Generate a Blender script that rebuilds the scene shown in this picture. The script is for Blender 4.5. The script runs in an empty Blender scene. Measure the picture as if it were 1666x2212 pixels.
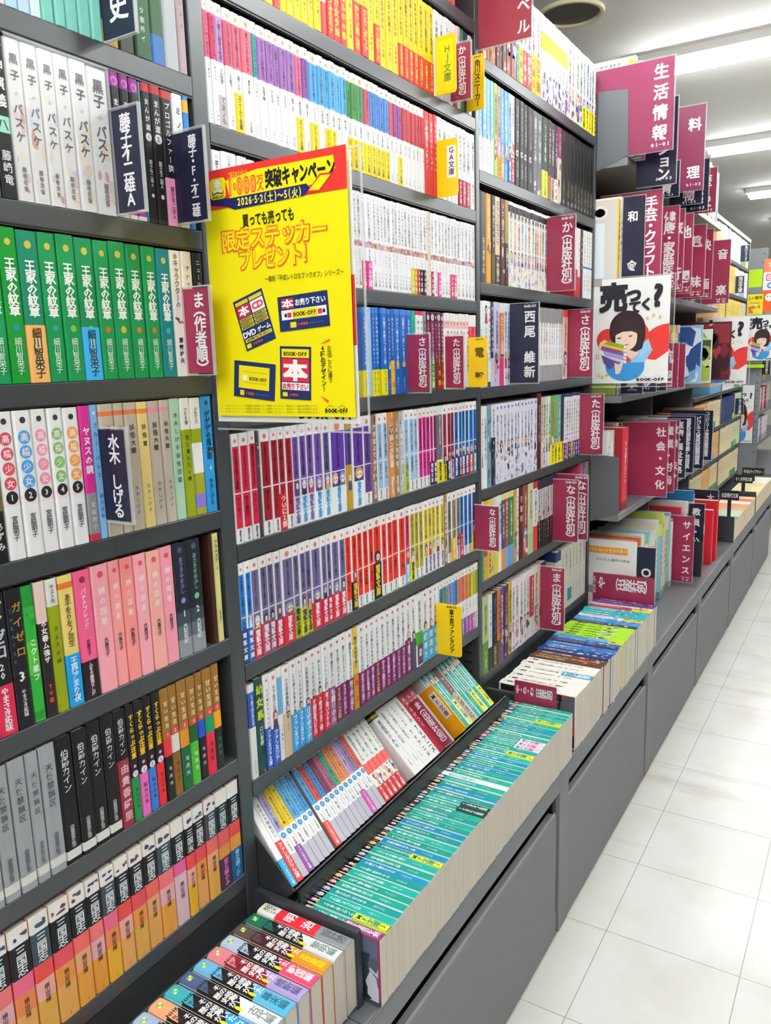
import bpy, math, random, re
import numpy as np
from mathutils import Matrix, Vector

scene = bpy.context.scene
COL = scene.collection
R = random.Random(7)

# ------------------------------------------------------------------ camera, world, lights
cam_d = bpy.data.cameras.new('camera')
cam_d.sensor_fit = 'VERTICAL'; cam_d.sensor_height = 36.0
cam_d.lens = 1725.09 / 2212 * 36.0
cam_d.clip_start = 0.02; cam_d.clip_end = 60
cam = bpy.data.objects.new('camera', cam_d); COL.objects.link(cam)
_r = ((0.52222224, -0.17375142, 0.83492178), (-0.85232499, -0.07334253, 0.51784456), (-0.02874095, -0.98205464, -0.18639378))
cam.matrix_world = Matrix([[_r[i][0], -_r[i][1], -_r[i][2], (-0.866, -0.8253, 1.442)[i]] for i in range(3)] + [[0, 0, 0, 1]])
scene.camera = cam
scene.view_settings.view_transform = 'Standard'
scene.view_settings.look = 'None'
scene.view_settings.gamma = 1.0
scene.view_settings.use_curve_mapping = False
scene.view_settings.exposure = 0.0

world = bpy.data.worlds.new('store_ambient'); scene.world = world
world.use_nodes = True
world.node_tree.nodes['Background'].inputs[0].default_value = (0.93, 0.97, 1.0, 1)
world.node_tree.nodes['Background'].inputs[1].default_value = 0.34
TUBE_STRENGTH = 50.0
CEIL = 2.75

# ------------------------------------------------------------------ helpers
def lin(h):
    if not isinstance(h, str): return h
    h = h.lstrip('#')
    if len(h) == 3: h = ''.join(c * 2 for c in h)
    out = []
    for i in (0, 2, 4):
        c = int(h[i:i + 2], 16) / 255
        out.append(c / 12.92 if c <= .04045 else ((c + .055) / 1.055) ** 2.4)
    return tuple(out)

def shade(h, f):
    h = h.lstrip('#')
    if len(h) == 3: h = ''.join(c * 2 for c in h)
    return '%02x%02x%02x' % tuple(max(0, min(255, int(int(h[i:i + 2], 16) * f))) for i in (0, 2, 4))

GL = {}
def glyph(ch, bold=0.0, res=1):
    k = (ch, bold, res)
    if k in GL: return GL[k]
    c = bpy.data.curves.new('glyph', 'FONT'); c.body = ch; c.resolution_u = res; c.offset = bold
    o = bpy.data.objects.new('glyph', c)
    me = bpy.data.meshes.new_from_object(o)
    bpy.data.objects.remove(o); bpy.data.curves.remove(c)
    n = len(me.vertices)
    if n == 0:
        GL[k] = None
    else:
        co = np.empty(n * 3, np.float32); me.vertices.foreach_get('co', co)
        lv = np.empty(len(me.loops), np.int32); me.loops.foreach_get('vertex_index', lv)
        lt = np.empty(len(me.polygons), np.int32); me.polygons.foreach_get('loop_total', lt)
        nz = np.empty(len(me.polygons) * 3, np.float32); me.polygons.foreach_get('normal', nz)
        co = co.reshape(n, 3)[:, :2].astype(np.float64)
        if nz.reshape(-1, 3)[0, 2] < 0:           # keep every glyph facing its reader
            out = []; s = 0
            for t in lt: out.append(lv[s:s + t][::-1]); s += t
            lv = np.concatenate(out)
        GL[k] = (co, lv, lt, co.min(0), co.max(0))
    bpy.data.meshes.remove(me)
    return GL[k]

ROT = set('ー～-()（）「」[]=…~')
X = np.array((1., 0, 0)); Y = np.array((0, 1., 0)); Z = np.array((0, 0, 1.))

class MB:
    """collects polygons, each with its own printed colour, and links them as one mesh object"""
    def __init__(s): s.v = []; s.lv = []; s.lt = []; s.c = []; s.n = 0
    def add(s, v, lv, lt, col):
        v = np.asarray(v, float); lt = np.asarray(lt, np.int32)
        s.v.append(v); s.lv.append(np.asarray(lv, np.int32) + s.n); s.lt.append(lt)
        col = lin(col)
        s.c.append(np.tile(np.array((*col, 1.0), np.float32), (len(lt), 1)))
        s.n += len(v); return s
    def poly(s, pts, col): return s.add(pts, range(len(pts)), [len(pts)], col)
    def box(s, a, b, col):
        (x0, y0, z0), (x1, y1, z1) = a, b
        v = [(x0, y0, z0), (x1, y0, z0), (x1, y1, z0), (x0, y1, z0), (x0, y0, z1), (x1, y0, z1), (x1, y1, z1), (x0, y1, z1)]
        return s.add(v, [0, 3, 2, 1, 4, 5, 6, 7, 0, 1, 5, 4, 1, 2, 6, 5, 2, 3, 7, 6, 3, 0, 4, 7], [4] * 6, col)
    def rbox(s, a, b, r, col, axis=0, seg=4):
        """box with rounded corners in the plane across axis"""
        a = np.array(a, float); b = np.array(b, float)
        i, j = [k for k in range(3) if k != axis]
        if axis == 1: i, j = j, i
        pts = []
        for cx, cy, st in ((b[i] - r, b[j] - r, 0), (a[i] + r, b[j] - r, 1), (a[i] + r, a[j] + r, 2), (b[i] - r, a[j] + r, 3)):
            for k in range(seg + 1):
                t = (st + k / seg) * math.pi / 2
                pts.append((cx + r * math.cos(t), cy + r * math.sin(t)))
        n = len(pts); v = []
        for h in (a[axis], b[axis]):
            for p in pts:
                q = [0, 0, 0]; q[axis] = h; q[i], q[j] = p; v.append(q)
        lv = list(range(n))[::-1] + list(range(n, 2 * n)); lt = [n, n]
        for k in range(n):
            m = (k + 1) % n; lv += [k, m, n + m, n + k]; lt.append(4)
        return s.add(v, lv, lt, col)
    def prism(s, pts2, o, U, V, N, d, col):
        """outline pts2 in (U, V) from point o, thickness d along N"""
        o = np.array(o, float); n = len(pts2)
        v = [o + U * p[0] + V * p[1] for p in pts2] + [o + U * p[0] + V * p[1] - N * d for p in pts2]
        lv = list(range(n)) + list(range(2 * n - 1, n - 1, -1)); lt = [n, n]
        for k in range(n):
            m = (k + 1) % n; lv += [k, n + k, n + m, m]; lt.append(4)
        return s.add(v, lv, lt, col)
    def flat(s, pts2, o, U, V, col):
        o = np.array(o, float); return s.poly([o + U * p[0] + V * p[1] for p in pts2], col)
    def ell(s, cx, cy, rx, ry, o, U, V, col, n=14, a0=0, a1=360):
        pts = [(cx + rx * math.cos(math.radians(a0 + (a1 - a0) * k / n)), cy + ry * math.sin(math.radians(a0 + (a1 - a0) * k / n))) for k in range(n + (a1 - a0 < 360))]
        return s.flat(pts, o, U, V, col)
    def glyph(s, ch, o, U, V, cx, cy, size, col, bold=0, res=1, rot=False, sx=1.0):
        if bold > .018:                  # heavy lettering: the outline struck four times, slightly apart
            b = (bold - .010) * .8 * size
            for i, (a, c) in enumerate(((-b, -b), (b, -b), (-b, b), (b, b), (0, 0), (0, b), (0, -b), (b, 0), (-b, 0))[:9 if bold > .045 else 4]): s.glyph(ch, np.array(o, float) + np.cross(U, V) * 4e-6 * i, U, V, cx + a * sx, cy + c, size, col, .008, res, rot, sx)
            return
        g = glyph(ch, bold, res)
        if g is None: return
        p = g[0] - np.array((.5, .38)) if ord(ch) > 255 else g[0] - (g[3] + g[4]) / 2
        if rot: p = np.stack([p[:, 1], -p[:, 0]], 1)
        elif ch in '、。っゃゅょッャュョィァェォ': p = p + np.array((.06, .04))
        p = p * size * np.array((sx, 1.0)) + np.array((cx, cy))
        s.add(np.array(o, float) + p[:, :1] * U + p[:, 1:] * V, g[1], g[2], col)
    def vtext(s, txt, o, U, V, cx, top, bot, size, col, bold=0.02, res=1, sx=1.0):
        """characters one under the other between heights top and bot"""
        n = len(txt)
        if not n: return
        wt = [.58 if ch in '（）()' else .75 if ch in ' ・' else 1.0 for ch in txt]
        pitch = (top - bot) / sum(wt); size = min(size, pitch * 1.12); z = top
        for ch, k in zip(txt, wt):
            shift = pitch * (.22 if ch in '（(' else -.22 if ch in '）)' else 0)
            if ch != ' ': s.glyph(ch, o, U, V, cx, z - pitch * k / 2 + shift, size, col, bold, res, ch in ROT, sx)
            z -= pitch * k
    def htext(s, txt, o, U, V, x0, x1, cy, size, col, bold=0.02, res=1):
        """characters side by side, squeezed into x0..x1"""
        adv = [.98 if ord(c) > 255 else {'.': .3, '1': .55, 'I': .35, '-': .45, ' ': .35, 'O': .8, ',': .3, '!': .35}.get(c, .64) for c in txt]
        k = (x1 - x0) / max(sum(adv), 1e-6); x = x0
        for c, a in zip(txt, adv):
            if c != ' ': s.glyph(c, o, U, V, x + a * k / 2, cy, size, col, bold, res, False, k / size)
            x += a * k
    def build(s, name, mat, parent=None, loc=None, rot=None):
        o = bpy.data.objects.new(name, s.mesh(name, mat)); COL.objects.link(o)
        if parent is not None: o.parent = parent
        if loc is not None: o.location = loc
        if rot is not None: o.rotation_euler = rot
        return o
    def mesh(s, name, mat):
        me = bpy.data.meshes.new(name)
        v = np.concatenate(s.v).astype(np.float32); lv = np.concatenate(s.lv); lt = np.concatenate(s.lt); c = np.concatenate(s.c)
        me.vertices.add(len(v)); me.vertices.foreach_set('co', v.ravel())
        me.loops.add(len(lv)); me.loops.foreach_set('vertex_index', lv)
        me.polygons.add(len(lt)); me.polygons.foreach_set('loop_start', np.concatenate(([0], np.cumsum(lt)[:-1])).astype(np.int32))
        me.update(calc_edges=True)
        me.shade_flat()
        a = me.attributes.new('Col', 'FLOAT_COLOR', 'FACE'); a.data.foreach_set('color', c.ravel())
        me.materials.append(mat)
        return me

def tag(o, label, cat, group=None, kind=None):
    if label: o['label'] = label
    if cat: o['category'] = cat
    if group: o['group'] = group
    if kind: o['kind'] = kind
    return o

def empty(name, loc, rz=0):
    o = bpy.data.objects.new(name, None); COL.objects.link(o); o.location = loc; o.rotation_euler = (0, 0, rz)
    o.empty_display_size = .05
    return o

# ------------------------------------------------------------------ materials
def mat(name, rough=.5, attr=True, col=None, noise=0.0, nscale=60.0, metal=0.0, spec=.5, emit=0.0, coat=0.0):
    m = bpy.data.materials.new(name); m.use_nodes = True
    nt = m.node_tree; b = nt.nodes['Principled BSDF']
    b.inputs['Roughness'].default_value = rough; b.inputs['Metallic'].default_value = metal
    b.inputs['Specular IOR Level'].default_value = spec
    b.inputs['Coat Weight'].default_value = coat
    src = None
    if attr:
        a = nt.nodes.new('ShaderNodeAttribute'); a.attribute_name = 'Col'; src = a.outputs['Color']
    else:
        b.inputs['Base Color'].default_value = (*lin(col), 1)
    if noise:
        tc = nt.nodes.new('ShaderNodeTexCoord'); nz = nt.nodes.new('ShaderNodeTexNoise'); nz.inputs['Scale'].default_value = nscale
        nz.inputs['Detail'].default_value = 3
        nt.links.new(tc.outputs['Object'], nz.inputs['Vector'])
        mx = nt.nodes.new('ShaderNodeMix'); mx.data_type = 'RGBA'; mx.blend_type = 'MULTIPLY'; mx.inputs[0].default_value = noise
        if src is None: mx.inputs[6].default_value = (*lin(col), 1)
        else: nt.links.new(src, mx.inputs[6])
        nt.links.new(nz.outputs['Fac'], mx.inputs[7]); src = mx.outputs[2]
    if src is not None: nt.links.new(src, b.inputs['Base Color'])
    if emit:
        b.inputs['Emission Color'].default_value = (.97, 1, 1, 1); b.inputs['Emission Strength'].default_value = emit
    return m

M_PRINT = mat('printed_cover', .45, spec=.3, noise=.05, nscale=90)
M_SIGN = mat('printed_card', .55, spec=.25, noise=.04, nscale=40)
M_PLASTIC = mat('tinted_plastic', .25)
M_PAPER = mat('page_paper', .95)
M_STEEL = mat('painted_steel', .36, spec=.7, noise=.10, nscale=25)
M_DRAWER = mat('drawer_enamel', .62, spec=.35, noise=.06, nscale=20)
M_TUBE = mat('lit_tube', .4, attr=False, col='ffffff', emit=TUBE_STRENGTH)

# page edges: faint stacked-sheet streaks and a tint that differs from book to book
nt = M_PAPER.node_tree; bs = nt.nodes['Principled BSDF']
at = [n for n in nt.nodes if n.type == 'ATTRIBUTE'][0]
oi = nt.nodes.new('ShaderNodeObjectInfo'); tc = nt.nodes.new('ShaderNodeTexCoord'); mp = nt.nodes.new('ShaderNodeMapping')
mp.inputs['Scale'].default_value = (900, 12, 12)
nz = nt.nodes.new('ShaderNodeTexNoise'); nz.inputs['Scale'].default_value = 1.0
ad = nt.nodes.new('ShaderNodeMath'); ad.operation = 'MULTIPLY_ADD'; ad.inputs[1].default_value = .08; ad.inputs[2].default_value = .90
ad2 = nt.nodes.new('ShaderNodeMath'); ad2.operation = 'MULTIPLY_ADD'; ad2.inputs[1].default_value = .05
mx = nt.nodes.new('ShaderNodeMix'); mx.data_type = 'RGBA'; mx.blend_type = 'MULTIPLY'; mx.inputs[0].default_value = 1
nt.links.new(tc.outputs['Object'], mp.inputs[0]); nt.links.new(mp.outputs[0], nz.inputs['Vector'])
nt.links.new(nz.outputs['Fac'], ad.inputs[0]); nt.links.new(oi.outputs['Random'], ad2.inputs[0]); nt.links.new(ad.outputs[0], ad2.inputs[2])
nt.links.new(at.outputs['Color'], mx.inputs[6]); nt.links.new(ad2.outputs[0], mx.inputs[7]); nt.links.new(mx.outputs[2], bs.inputs['Base Color'])

# clear acrylic for sleeves and holders
M_CLEAR = bpy.data.materials.new('clear_acrylic'); M_CLEAR.use_nodes = True
nt = M_CLEAR.node_tree; nt.nodes.remove(nt.nodes['Principled BSDF'])
tr = nt.nodes.new('ShaderNodeBsdfTransparent'); tr.inputs[0].default_value = (.975, .98, .985, 1)
gl = nt.nodes.new('ShaderNodeBsdfGlossy'); gl.inputs['Roughness'].default_value = .2
df = nt.nodes.new('ShaderNodeBsdfDiffuse'); df.inputs[0].default_value = (.8, .82, .88, 1)
fr = nt.nodes.new('ShaderNodeFresnel'); fr.inputs[0].default_value = 1.16
m1 = nt.nodes.new('ShaderNodeMixShader'); m2 = nt.nodes.new('ShaderNodeMixShader'); m2.inputs[0].default_value = .012
m1.inputs[0].default_value = .035; nt.links.new(tr.outputs[0], m1.inputs[1]); nt.links.new(gl.outputs[0], m1.inputs[2])
nt.links.new(m1.outputs[0], m2.inputs[1]); nt.links.new(df.outputs[0], m2.inputs[2])
nt.links.new(m2.outputs[0], nt.nodes['Material Output'].inputs[0])

M_EDGE = bpy.data.materials.new('acrylic_edge'); M_EDGE.use_nodes = True
nt = M_EDGE.node_tree; nt.nodes.remove(nt.nodes['Principled BSDF'])
tr = nt.nodes.new('ShaderNodeBsdfTransparent'); df = nt.nodes.new('ShaderNodeBsdfDiffuse'); df.inputs[0].default_value = (.86, .88, .92, 1)
m1 = nt.nodes.new('ShaderNodeMixShader'); m1.inputs[0].default_value = .30  # whitish mix paints the highlight along clear edges
nt.links.new(tr.outputs[0], m1.inputs[1]); nt.links.new(df.outputs[0], m1.inputs[2]); nt.links.new(m1.outputs[0], nt.nodes['Material Output'].inputs[0])
def rim_strips(y0, y1, z0, z1, t, x0, x1):
    """pale strips painting bright outer, upper and lower edges of a clear sleeve"""
    m = MB(); m.box((x0, y0, z0), (x1, y0 + t, z1), 'e8ecf0'); m.box((x0, y0 + t, z1 - t), (x1, y1, z1), 'e8ecf0'); m.box((x0, y0 + t, z0), (x1, y1, z0 + t), 'e8ecf0'); return m

# floor: square tiles with thin joints and scuffs
TX, TY, TS = 0.94, -0.33, 0.314
M_FLOOR = bpy.data.materials.new('vinyl_tiles'); M_FLOOR.use_nodes = True
nt = M_FLOOR.node_tree; bs = nt.nodes['Principled BSDF']
bs.inputs['Roughness'].default_value = .22
geo = nt.nodes.new('ShaderNodeNewGeometry'); sep = nt.nodes.new('ShaderNodeSeparateXYZ'); nt.links.new(geo.outputs['Position'], sep.inputs[0])
def mnode(op, a, b=None, c=None):
    n = nt.nodes.new('ShaderNodeMath'); n.operation = op
    for i, q in enumerate((a, b, c)):
        if q is None: continue
        if isinstance(q, (int, float)): n.inputs[i].default_value = q
        else: nt.links.new(q, n.inputs[i])
    return n.outputs[0]
def joint(s, off, w):
    d = mnode('PINGPONG', mnode('SUBTRACT', s, off), TS / 2)
    return mnode('LESS_THAN', d, w)
jx = joint(sep.outputs[0], TX, .0011); jy = joint(sep.outputs[1], TY, .0011)
j = mnode('MAXIMUM', jx, jy)
n1 = nt.nodes.new('ShaderNodeTexNoise'); n1.inputs['Scale'].default_value = 5; n1.inputs['Detail'].default_value = 6
nt.links.new(geo.outputs['Position'], n1.inputs['Vector'])
cr = nt.nodes.new('ShaderNodeValToRGB'); cr.color_ramp.elements[0].position = .2; cr.color_ramp.elements[0].color = (*lin('d3d0c7'), 1)
cr.color_ramp.elements[1].position = .55; cr.color_ramp.elements[1].color = (*lin('e2e0dc'), 1)
nt.links.new(n1.outputs['Fac'], cr.inputs[0])
# scuffs: dull streaks running across the aisle and yellowed dirt along the foot of the cabinets
mp = nt.nodes.new('ShaderNodeMapping'); mp.inputs['Scale'].default_value = (9, .9, 1); nt.links.new(geo.outputs['Position'], mp.inputs[0])
n2 = nt.nodes.new('ShaderNodeTexNoise'); n2.inputs['Scale'].default_value = 1.3; n2.inputs['Detail'].default_value = 5; nt.links.new(mp.outputs[0], n2.inputs['Vector'])
sc = nt.nodes.new('ShaderNodeMapRange'); sc.inputs[1].default_value = .60; sc.inputs[2].default_value = .72; sc.inputs[4].default_value = .34; nt.links.new(n2.outputs['Fac'], sc.inputs[0])
near = nt.nodes.new('ShaderNodeMapRange'); near.inputs[1].default_value = -.75; near.inputs[2].default_value = -.25; nt.links.new(sep.outputs[1], near.inputs[0])
streak = mnode('MULTIPLY', sc.outputs[0], near.outputs[0])
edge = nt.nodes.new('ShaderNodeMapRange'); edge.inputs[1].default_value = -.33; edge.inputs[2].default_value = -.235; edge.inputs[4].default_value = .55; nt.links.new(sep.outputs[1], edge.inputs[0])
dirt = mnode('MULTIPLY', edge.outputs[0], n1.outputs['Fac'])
def mixc(f, a, colr):
    n = nt.nodes.new('ShaderNodeMix'); n.data_type = 'RGBA'; nt.links.new(f, n.inputs[0]); nt.links.new(a, n.inputs[6]); n.inputs[7].default_value = (*lin(colr), 1); return n.outputs[2]
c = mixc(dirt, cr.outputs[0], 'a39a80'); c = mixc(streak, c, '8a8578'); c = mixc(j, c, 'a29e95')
nt.links.new(c, bs.inputs['Base Color'])

M_CEIL = mat('ceiling_paint', .9, attr=False, col='f0efec', noise=.03, nscale=6)
M_SHELFWALL = mat('opposite_shelf_dark', .8, attr=False, col='4a4846', noise=.3, nscale=3)
M_WALL = mat('wall_paint', .8, attr=False, col='dedad2', noise=.05, nscale=5)

# ------------------------------------------------------------------ room
def struct(name, mb, m): return tag(mb.build(name, m), None, None, kind='structure')
struct('floor', MB().box((-8, -3.2, -.05), (14, 6, 0), 'ffffff'), M_FLOOR)
struct('ceiling', MB().box((-8, -3.2, CEIL), (14, 6, CEIL + .05), 'ffffff'), M_CEIL)
struct('opposite_shelf_block', MB().box((-2.2, -1.95, 0), (12, -1.85, 2.05), 'ffffff'), M_SHELFWALL)  # unseen block for the shelves opposite, added to darken low reflections
struct('wall_outer', MB().box((-8.1, -3.2, 0), (14, -3.1, CEIL), 'ffffff'), M_WALL)
struct('wall_back', MB().box((-8.1, -3.1, 0), (-8.0, 6, CEIL), 'ffffff'), M_WALL)
struct('wall_left', MB().box((-8.0, 5.9, 0), (12, 6.0, CEIL), 'ffffff'), M_WALL)
struct('wall_far', MB().box((12.0, -3.2, 0), (12.1, 6, CEIL), 'ffffff'), M_WALL)

# ceiling lights: rows of bare tubes on white channels, across the aisle
k = 0
for xx in (-5.8, -4.0, -2.2, -0.42, 1.37, 3.16, 4.95, 6.75, 8.55):  # rearmost rows are unseen, added to brighten surfaces facing that way
    for y1, y0 in ((.25, -1.0), (-1.06, -2.31)):
        r = empty('ceiling_light', (xx, (y0 + y1) / 2, CEIL))
        where = {4.95: 'nearest strip light in view, right of the largest maroon divider', 6.75: 'second strip light in view, beyond the nearest one', 8.55: 'third and smallest strip light in view'}.get(xx) or 'strip light out of the picture, %s row from the back wall' % ('first', 'second', 'third', 'fourth', 'fifth', 'sixth')[k // 2]
        tag(r, where + (', end above the bookcases' if k % 2 == 0 else ', half over the aisle'), 'ceiling light', 'ceiling strip lights')
        L = (y1 - y0) / 2
        MB().box((-.09, -L, -.035), (.09, L, 0), 'e8e8e6').build('channel', M_SIGN, r)
        for dx in (-.05, .05):
            t = MB()
            ring = [(.014 * math.cos(a * math.pi / 4), .014 * math.sin(a * math.pi / 4)) for a in range(8)]
            t.prism([(p[0] + dx, p[1] - .055) for p in ring], (0, -L + .02, 0), X, Z, -Y, 2 * L - .04, 'ffffff')
            t.build('tube', M_TUBE, r)
        k += 1

# round ceiling fitting
r = empty('ceiling_speaker', (2.44, .31, CEIL)); tag(r, 'round dark recessed ceiling fitting with a cream rim', 'ceiling fitting')
rim = MB(); n = 40
for q in range(n):
    a, b = 2 * math.pi * q / n, 2 * math.pi * (q + 1) / n
    for (r0, z0), (r1, z1) in (((.128, 0), (.124, -.012)), ((.124, -.012), (.112, -.012)), ((.112, -.012), (.108, -.002))):
        rim.poly([(r0 * math.cos(a), r0 * math.sin(a), z0), (r1 * math.cos(a), r1 * math.sin(a), z1), (r1 * math.cos(b), r1 * math.sin(b), z1), (r0 * math.cos(b), r0 * math.sin(b), z0)], 'e9dfbf')
rim.build('rim', M_SIGN, r)
MB().poly([(.109 * math.cos(-2 * math.pi * q / n), .109 * math.sin(-2 * math.pi * q / n), -.003) for q in range(n)], '4a463f').build('grille', M_STEEL, r)

# ------------------------------------------------------------------ bookcases
GREY = '3a3d41'; DARK = '26282b'
POST = {'A': (.0, .029), 'B': (.899, .919), 'C': (1.784, 1.802)}
DEPTH = .19
def slots(mb, x, face, z0, z1, y):
    """rows of hook slots down an upright"""
    z = z0
    while z < z1:
        mb.box((x - .0006 if face < 0 else x, y, z), (x if face < 0 else x + .0006, y + .022, z + .005), '141516'); z += .025
def bookcase(label, x0, x1, levels, posts, top, zlip=.026, lipcol=GREY):
    r = empty('bookcase', ((x0 + x1) / 2, DEPTH / 2, .45)); tag(r, label, 'bookcase', 'grey steel bookcases along the aisle')
    ox, oy, oz = r.location
    def loc(o): o.location = (-ox, -oy, -oz); return o
    for z in levels:
        s = MB().box((x0, .004, z - .006), (x1, DEPTH - .01, z), lipcol).rbox((x0, 0, z - zlip), (x1, .006, z - .0002), .0015, lipcol, axis=0)
        s.box((x0, .0015, z - zlip - .002), (x1, .008, z - zlip + .0005), '1d1e20')
        loc(s.build('shelf', M_STEEL, r))
    for a, b in posts:
        s = MB().rbox((a, 0, .45), (b, DEPTH, top), .002, GREY, axis=2)
        slots(s, a, -1, .62, .80, .02); slots(s, b, 1, .5, .6, .05)
        loc(s.build('post', M_STEEL, r))
    loc(MB().box((x0, DEPTH - .008, .45), (x1, DEPTH, top), '3a3c3f').build('back_panel', M_STEEL, r))
    return r
bookcase('nearest grey bookcase bay, holding comics, cut by the photo edge', -.9, -.0006, [1.826, 1.627, 1.428, 1.23, 1.03, .83, .628], [], 2.45)
bookcase('second grey bookcase bay, tightly packed with slim novels behind the yellow poster', .03, .898, [2.173, 1.973, 1.775, 1.573, 1.375, 1.17, .975, .775], [POST['A'], POST['B']], 2.45)
bookcase('third grey bookcase bay, filled with taller novels before the wide magazine shelves', .92, 1.783, [2.114, 1.868, 1.618, 1.37, 1.12, .883, .63], [POST['C']], 2.22)

# base cabinets: worktop ledge, drawer front with a dark finger recess
CY = -.228; CT = .45
ORD = ['first', 'second', 'third', 'fourth', 'fifth', 'sixth', 'seventh', 'eighth', 'ninth', 'tenth', 'eleventh', 'twelfth', 'thirteenth', 'fourteenth', 'fifteenth', 'sixteenth', 'seventeenth', 'eighteenth', 'nineteenth']
def ordinal(i):
    if i <= 19: return ORD[i - 1]
    t = ['twenty', 'thirty', 'forty', 'fifty', 'sixty', 'seventy'][i // 10 - 2]
    return t[:-1] + 'ieth' if i % 10 == 0 else t + '-' + ORD[i % 10 - 1]
CAB = ['below the row of history paperbacks', 'below the row of teal spine-up paperbacks', 'below the mixed spine-up novels', 'below the maroon science divider', 'below the red exam books', 'below the nearest far pocket book tray', 'at the far end of the run']
for i in range(7):
    x0 = -.005 + (i - 1) * .8755; x1 = x0 + .8755
    r = empty('base_cabinet', ((x0 + x1) / 2, -.02, 0)); tag(r, 'grey steel base cabinet with a wide drawer ' + CAB[i], 'cabinet', 'base cabinets under the bookcases')
    ox = r.location[0]; oy = -.02
    def put(mb, nm):
        o = mb.build(nm, M_DRAWER if nm in ('drawer', 'stile', 'top_rail') else M_STEEL, r); o.location = (-ox, -oy, 0); return o
    put(MB().rbox((x0 + .001, CY, CT - .012), (x1 - .001, DEPTH, CT), .003, '67696d', axis=0), 'worktop')
    put(MB().box((x0 + .001, CY + .001, CT - .058), (x1 - .001, CY + .02, CT - .013), '808285'), 'top_rail')
    put(MB().box((x0 + .001, CY + .001, .004), (x0 + .066, CY + .02, CT - .058), '7f8184').box((x0 + .002, CY + .02, .004), (x0 + .012, DEPTH, CT - .012), '4a4c4f'), 'stile')
    put(MB().box((x0 + .066, CY + .03, .30), (x1 - .02, CY + .05, CT - .058), '0d0e0f'), 'finger_recess')  # near-black colour carries the shade inside the recess
    d = MB().rbox((x0 + .067, CY + .0015, .008), (x1 - .022, CY + .022, .342), .003, '7b7d80', axis=1)
    d.poly([(x0 + .067, CY + .0013, .335), (x1 - .022, CY + .0013, .335), (x1 - .022, CY + .006, .348), (x0 + .067, CY + .006, .348)], '97999c')  # lighter strip paints a highlight along the drawer's upper edge
    put(d, 'drawer')
    put(MB().box((x1 - .02, CY + .012, .004), (x1 - .001, CY + .03, CT - .058), '141516').box((x1 - .0215, CY + .002, .006), (x1 - .0135, CY + .012, .075), '303336'), 'corner_guard')  # tall near-black strip paints the shade in the gap; small guard at its foot
    put(MB().box((x0 + .012, CY + .05, .004), (x1 - .001, DEPTH, .012), '2a2b2d'), 'base_plate')

# upright tray partitions on the worktops
def partition(x, y0, y1, z1, label):
    tag(MB().rbox((-.006, y0, 0), (.006, y1, z1 - CT), .002, '33363b', axis=0).build('tray_partition', M_STEEL, loc=(x, 0, CT + .0005)), label, 'partition', 'tray partitions')
partition(.022, -.204, .0, .585, 'charcoal steel plate between history paperbacks and teal paperbacks')
partition(.955, -.19, .01, .585, 'charcoal steel plate behind the long maroon three-syllable tray sign')
# sloped kick plate at the foot of the nearest bay
for nm_, xa, xb, zt in (('nearest', -.89, -.002, .600), ('third', .925, 1.78, .602)):
    kb = MB().box((xa, .002, CT + .001), (xb, .012, zt), '2f3235').box((xa, .0005, CT + .09), (xb, .002, CT + .096), '565a5f')
    kb = kb.build('riser', M_STEEL, [o for o in COL.objects if o.name.startswith('bookcase') and nm_ in o['label'].split()[0]][0])
    kb.location = -kb.parent.location
# sloping rack at the foot of the second bay
rk = empty('sloping_rack', (.46, .02, CT)); tag(rk, 'black sloping book rack under the lowest shelf of the second bay', 'rack')
bu, bv, b0 = np.array((.7071, .7071)), np.array((.7071, -.7071)), np.array((-.0705, .6055))
q = MB(); q.prism([tuple(b0 + bu * i_ + bv * j_) for i_, j_ in ((-.0035, 0), (-.0035, .109), (.148, .109), (.148, .112), (-.0065, .112), (-.0065, 0))], (.034, 0, 0), Y, Z, -X, .862, '1c1d1f'); q = q.build('back_rest', M_STEEL, rk); q.location = (-.46, -.02, -CT)
q = MB(); q.prism([tuple(b0 + bu * i_ + bv * j_) for i_, j_ in ((-.0065, -.001), (.150, -.001), (.150, .112), (-.0065, .112))], (.0304, 0, 0), Y, Z, -X, .0010, '2c2f33'); q = q.build('side_shade_plate', M_STEEL, rk); q.location = (-.46, -.02, -CT)  # plate added to read as shade over the first book's side
q = MB().box((.034, -.083, CT + .001), (.896, -.0775, .600), '17181a'); q = q.build('front_lip', M_STEEL, rk); q.location = (-.46, -.02, -CT)
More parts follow.
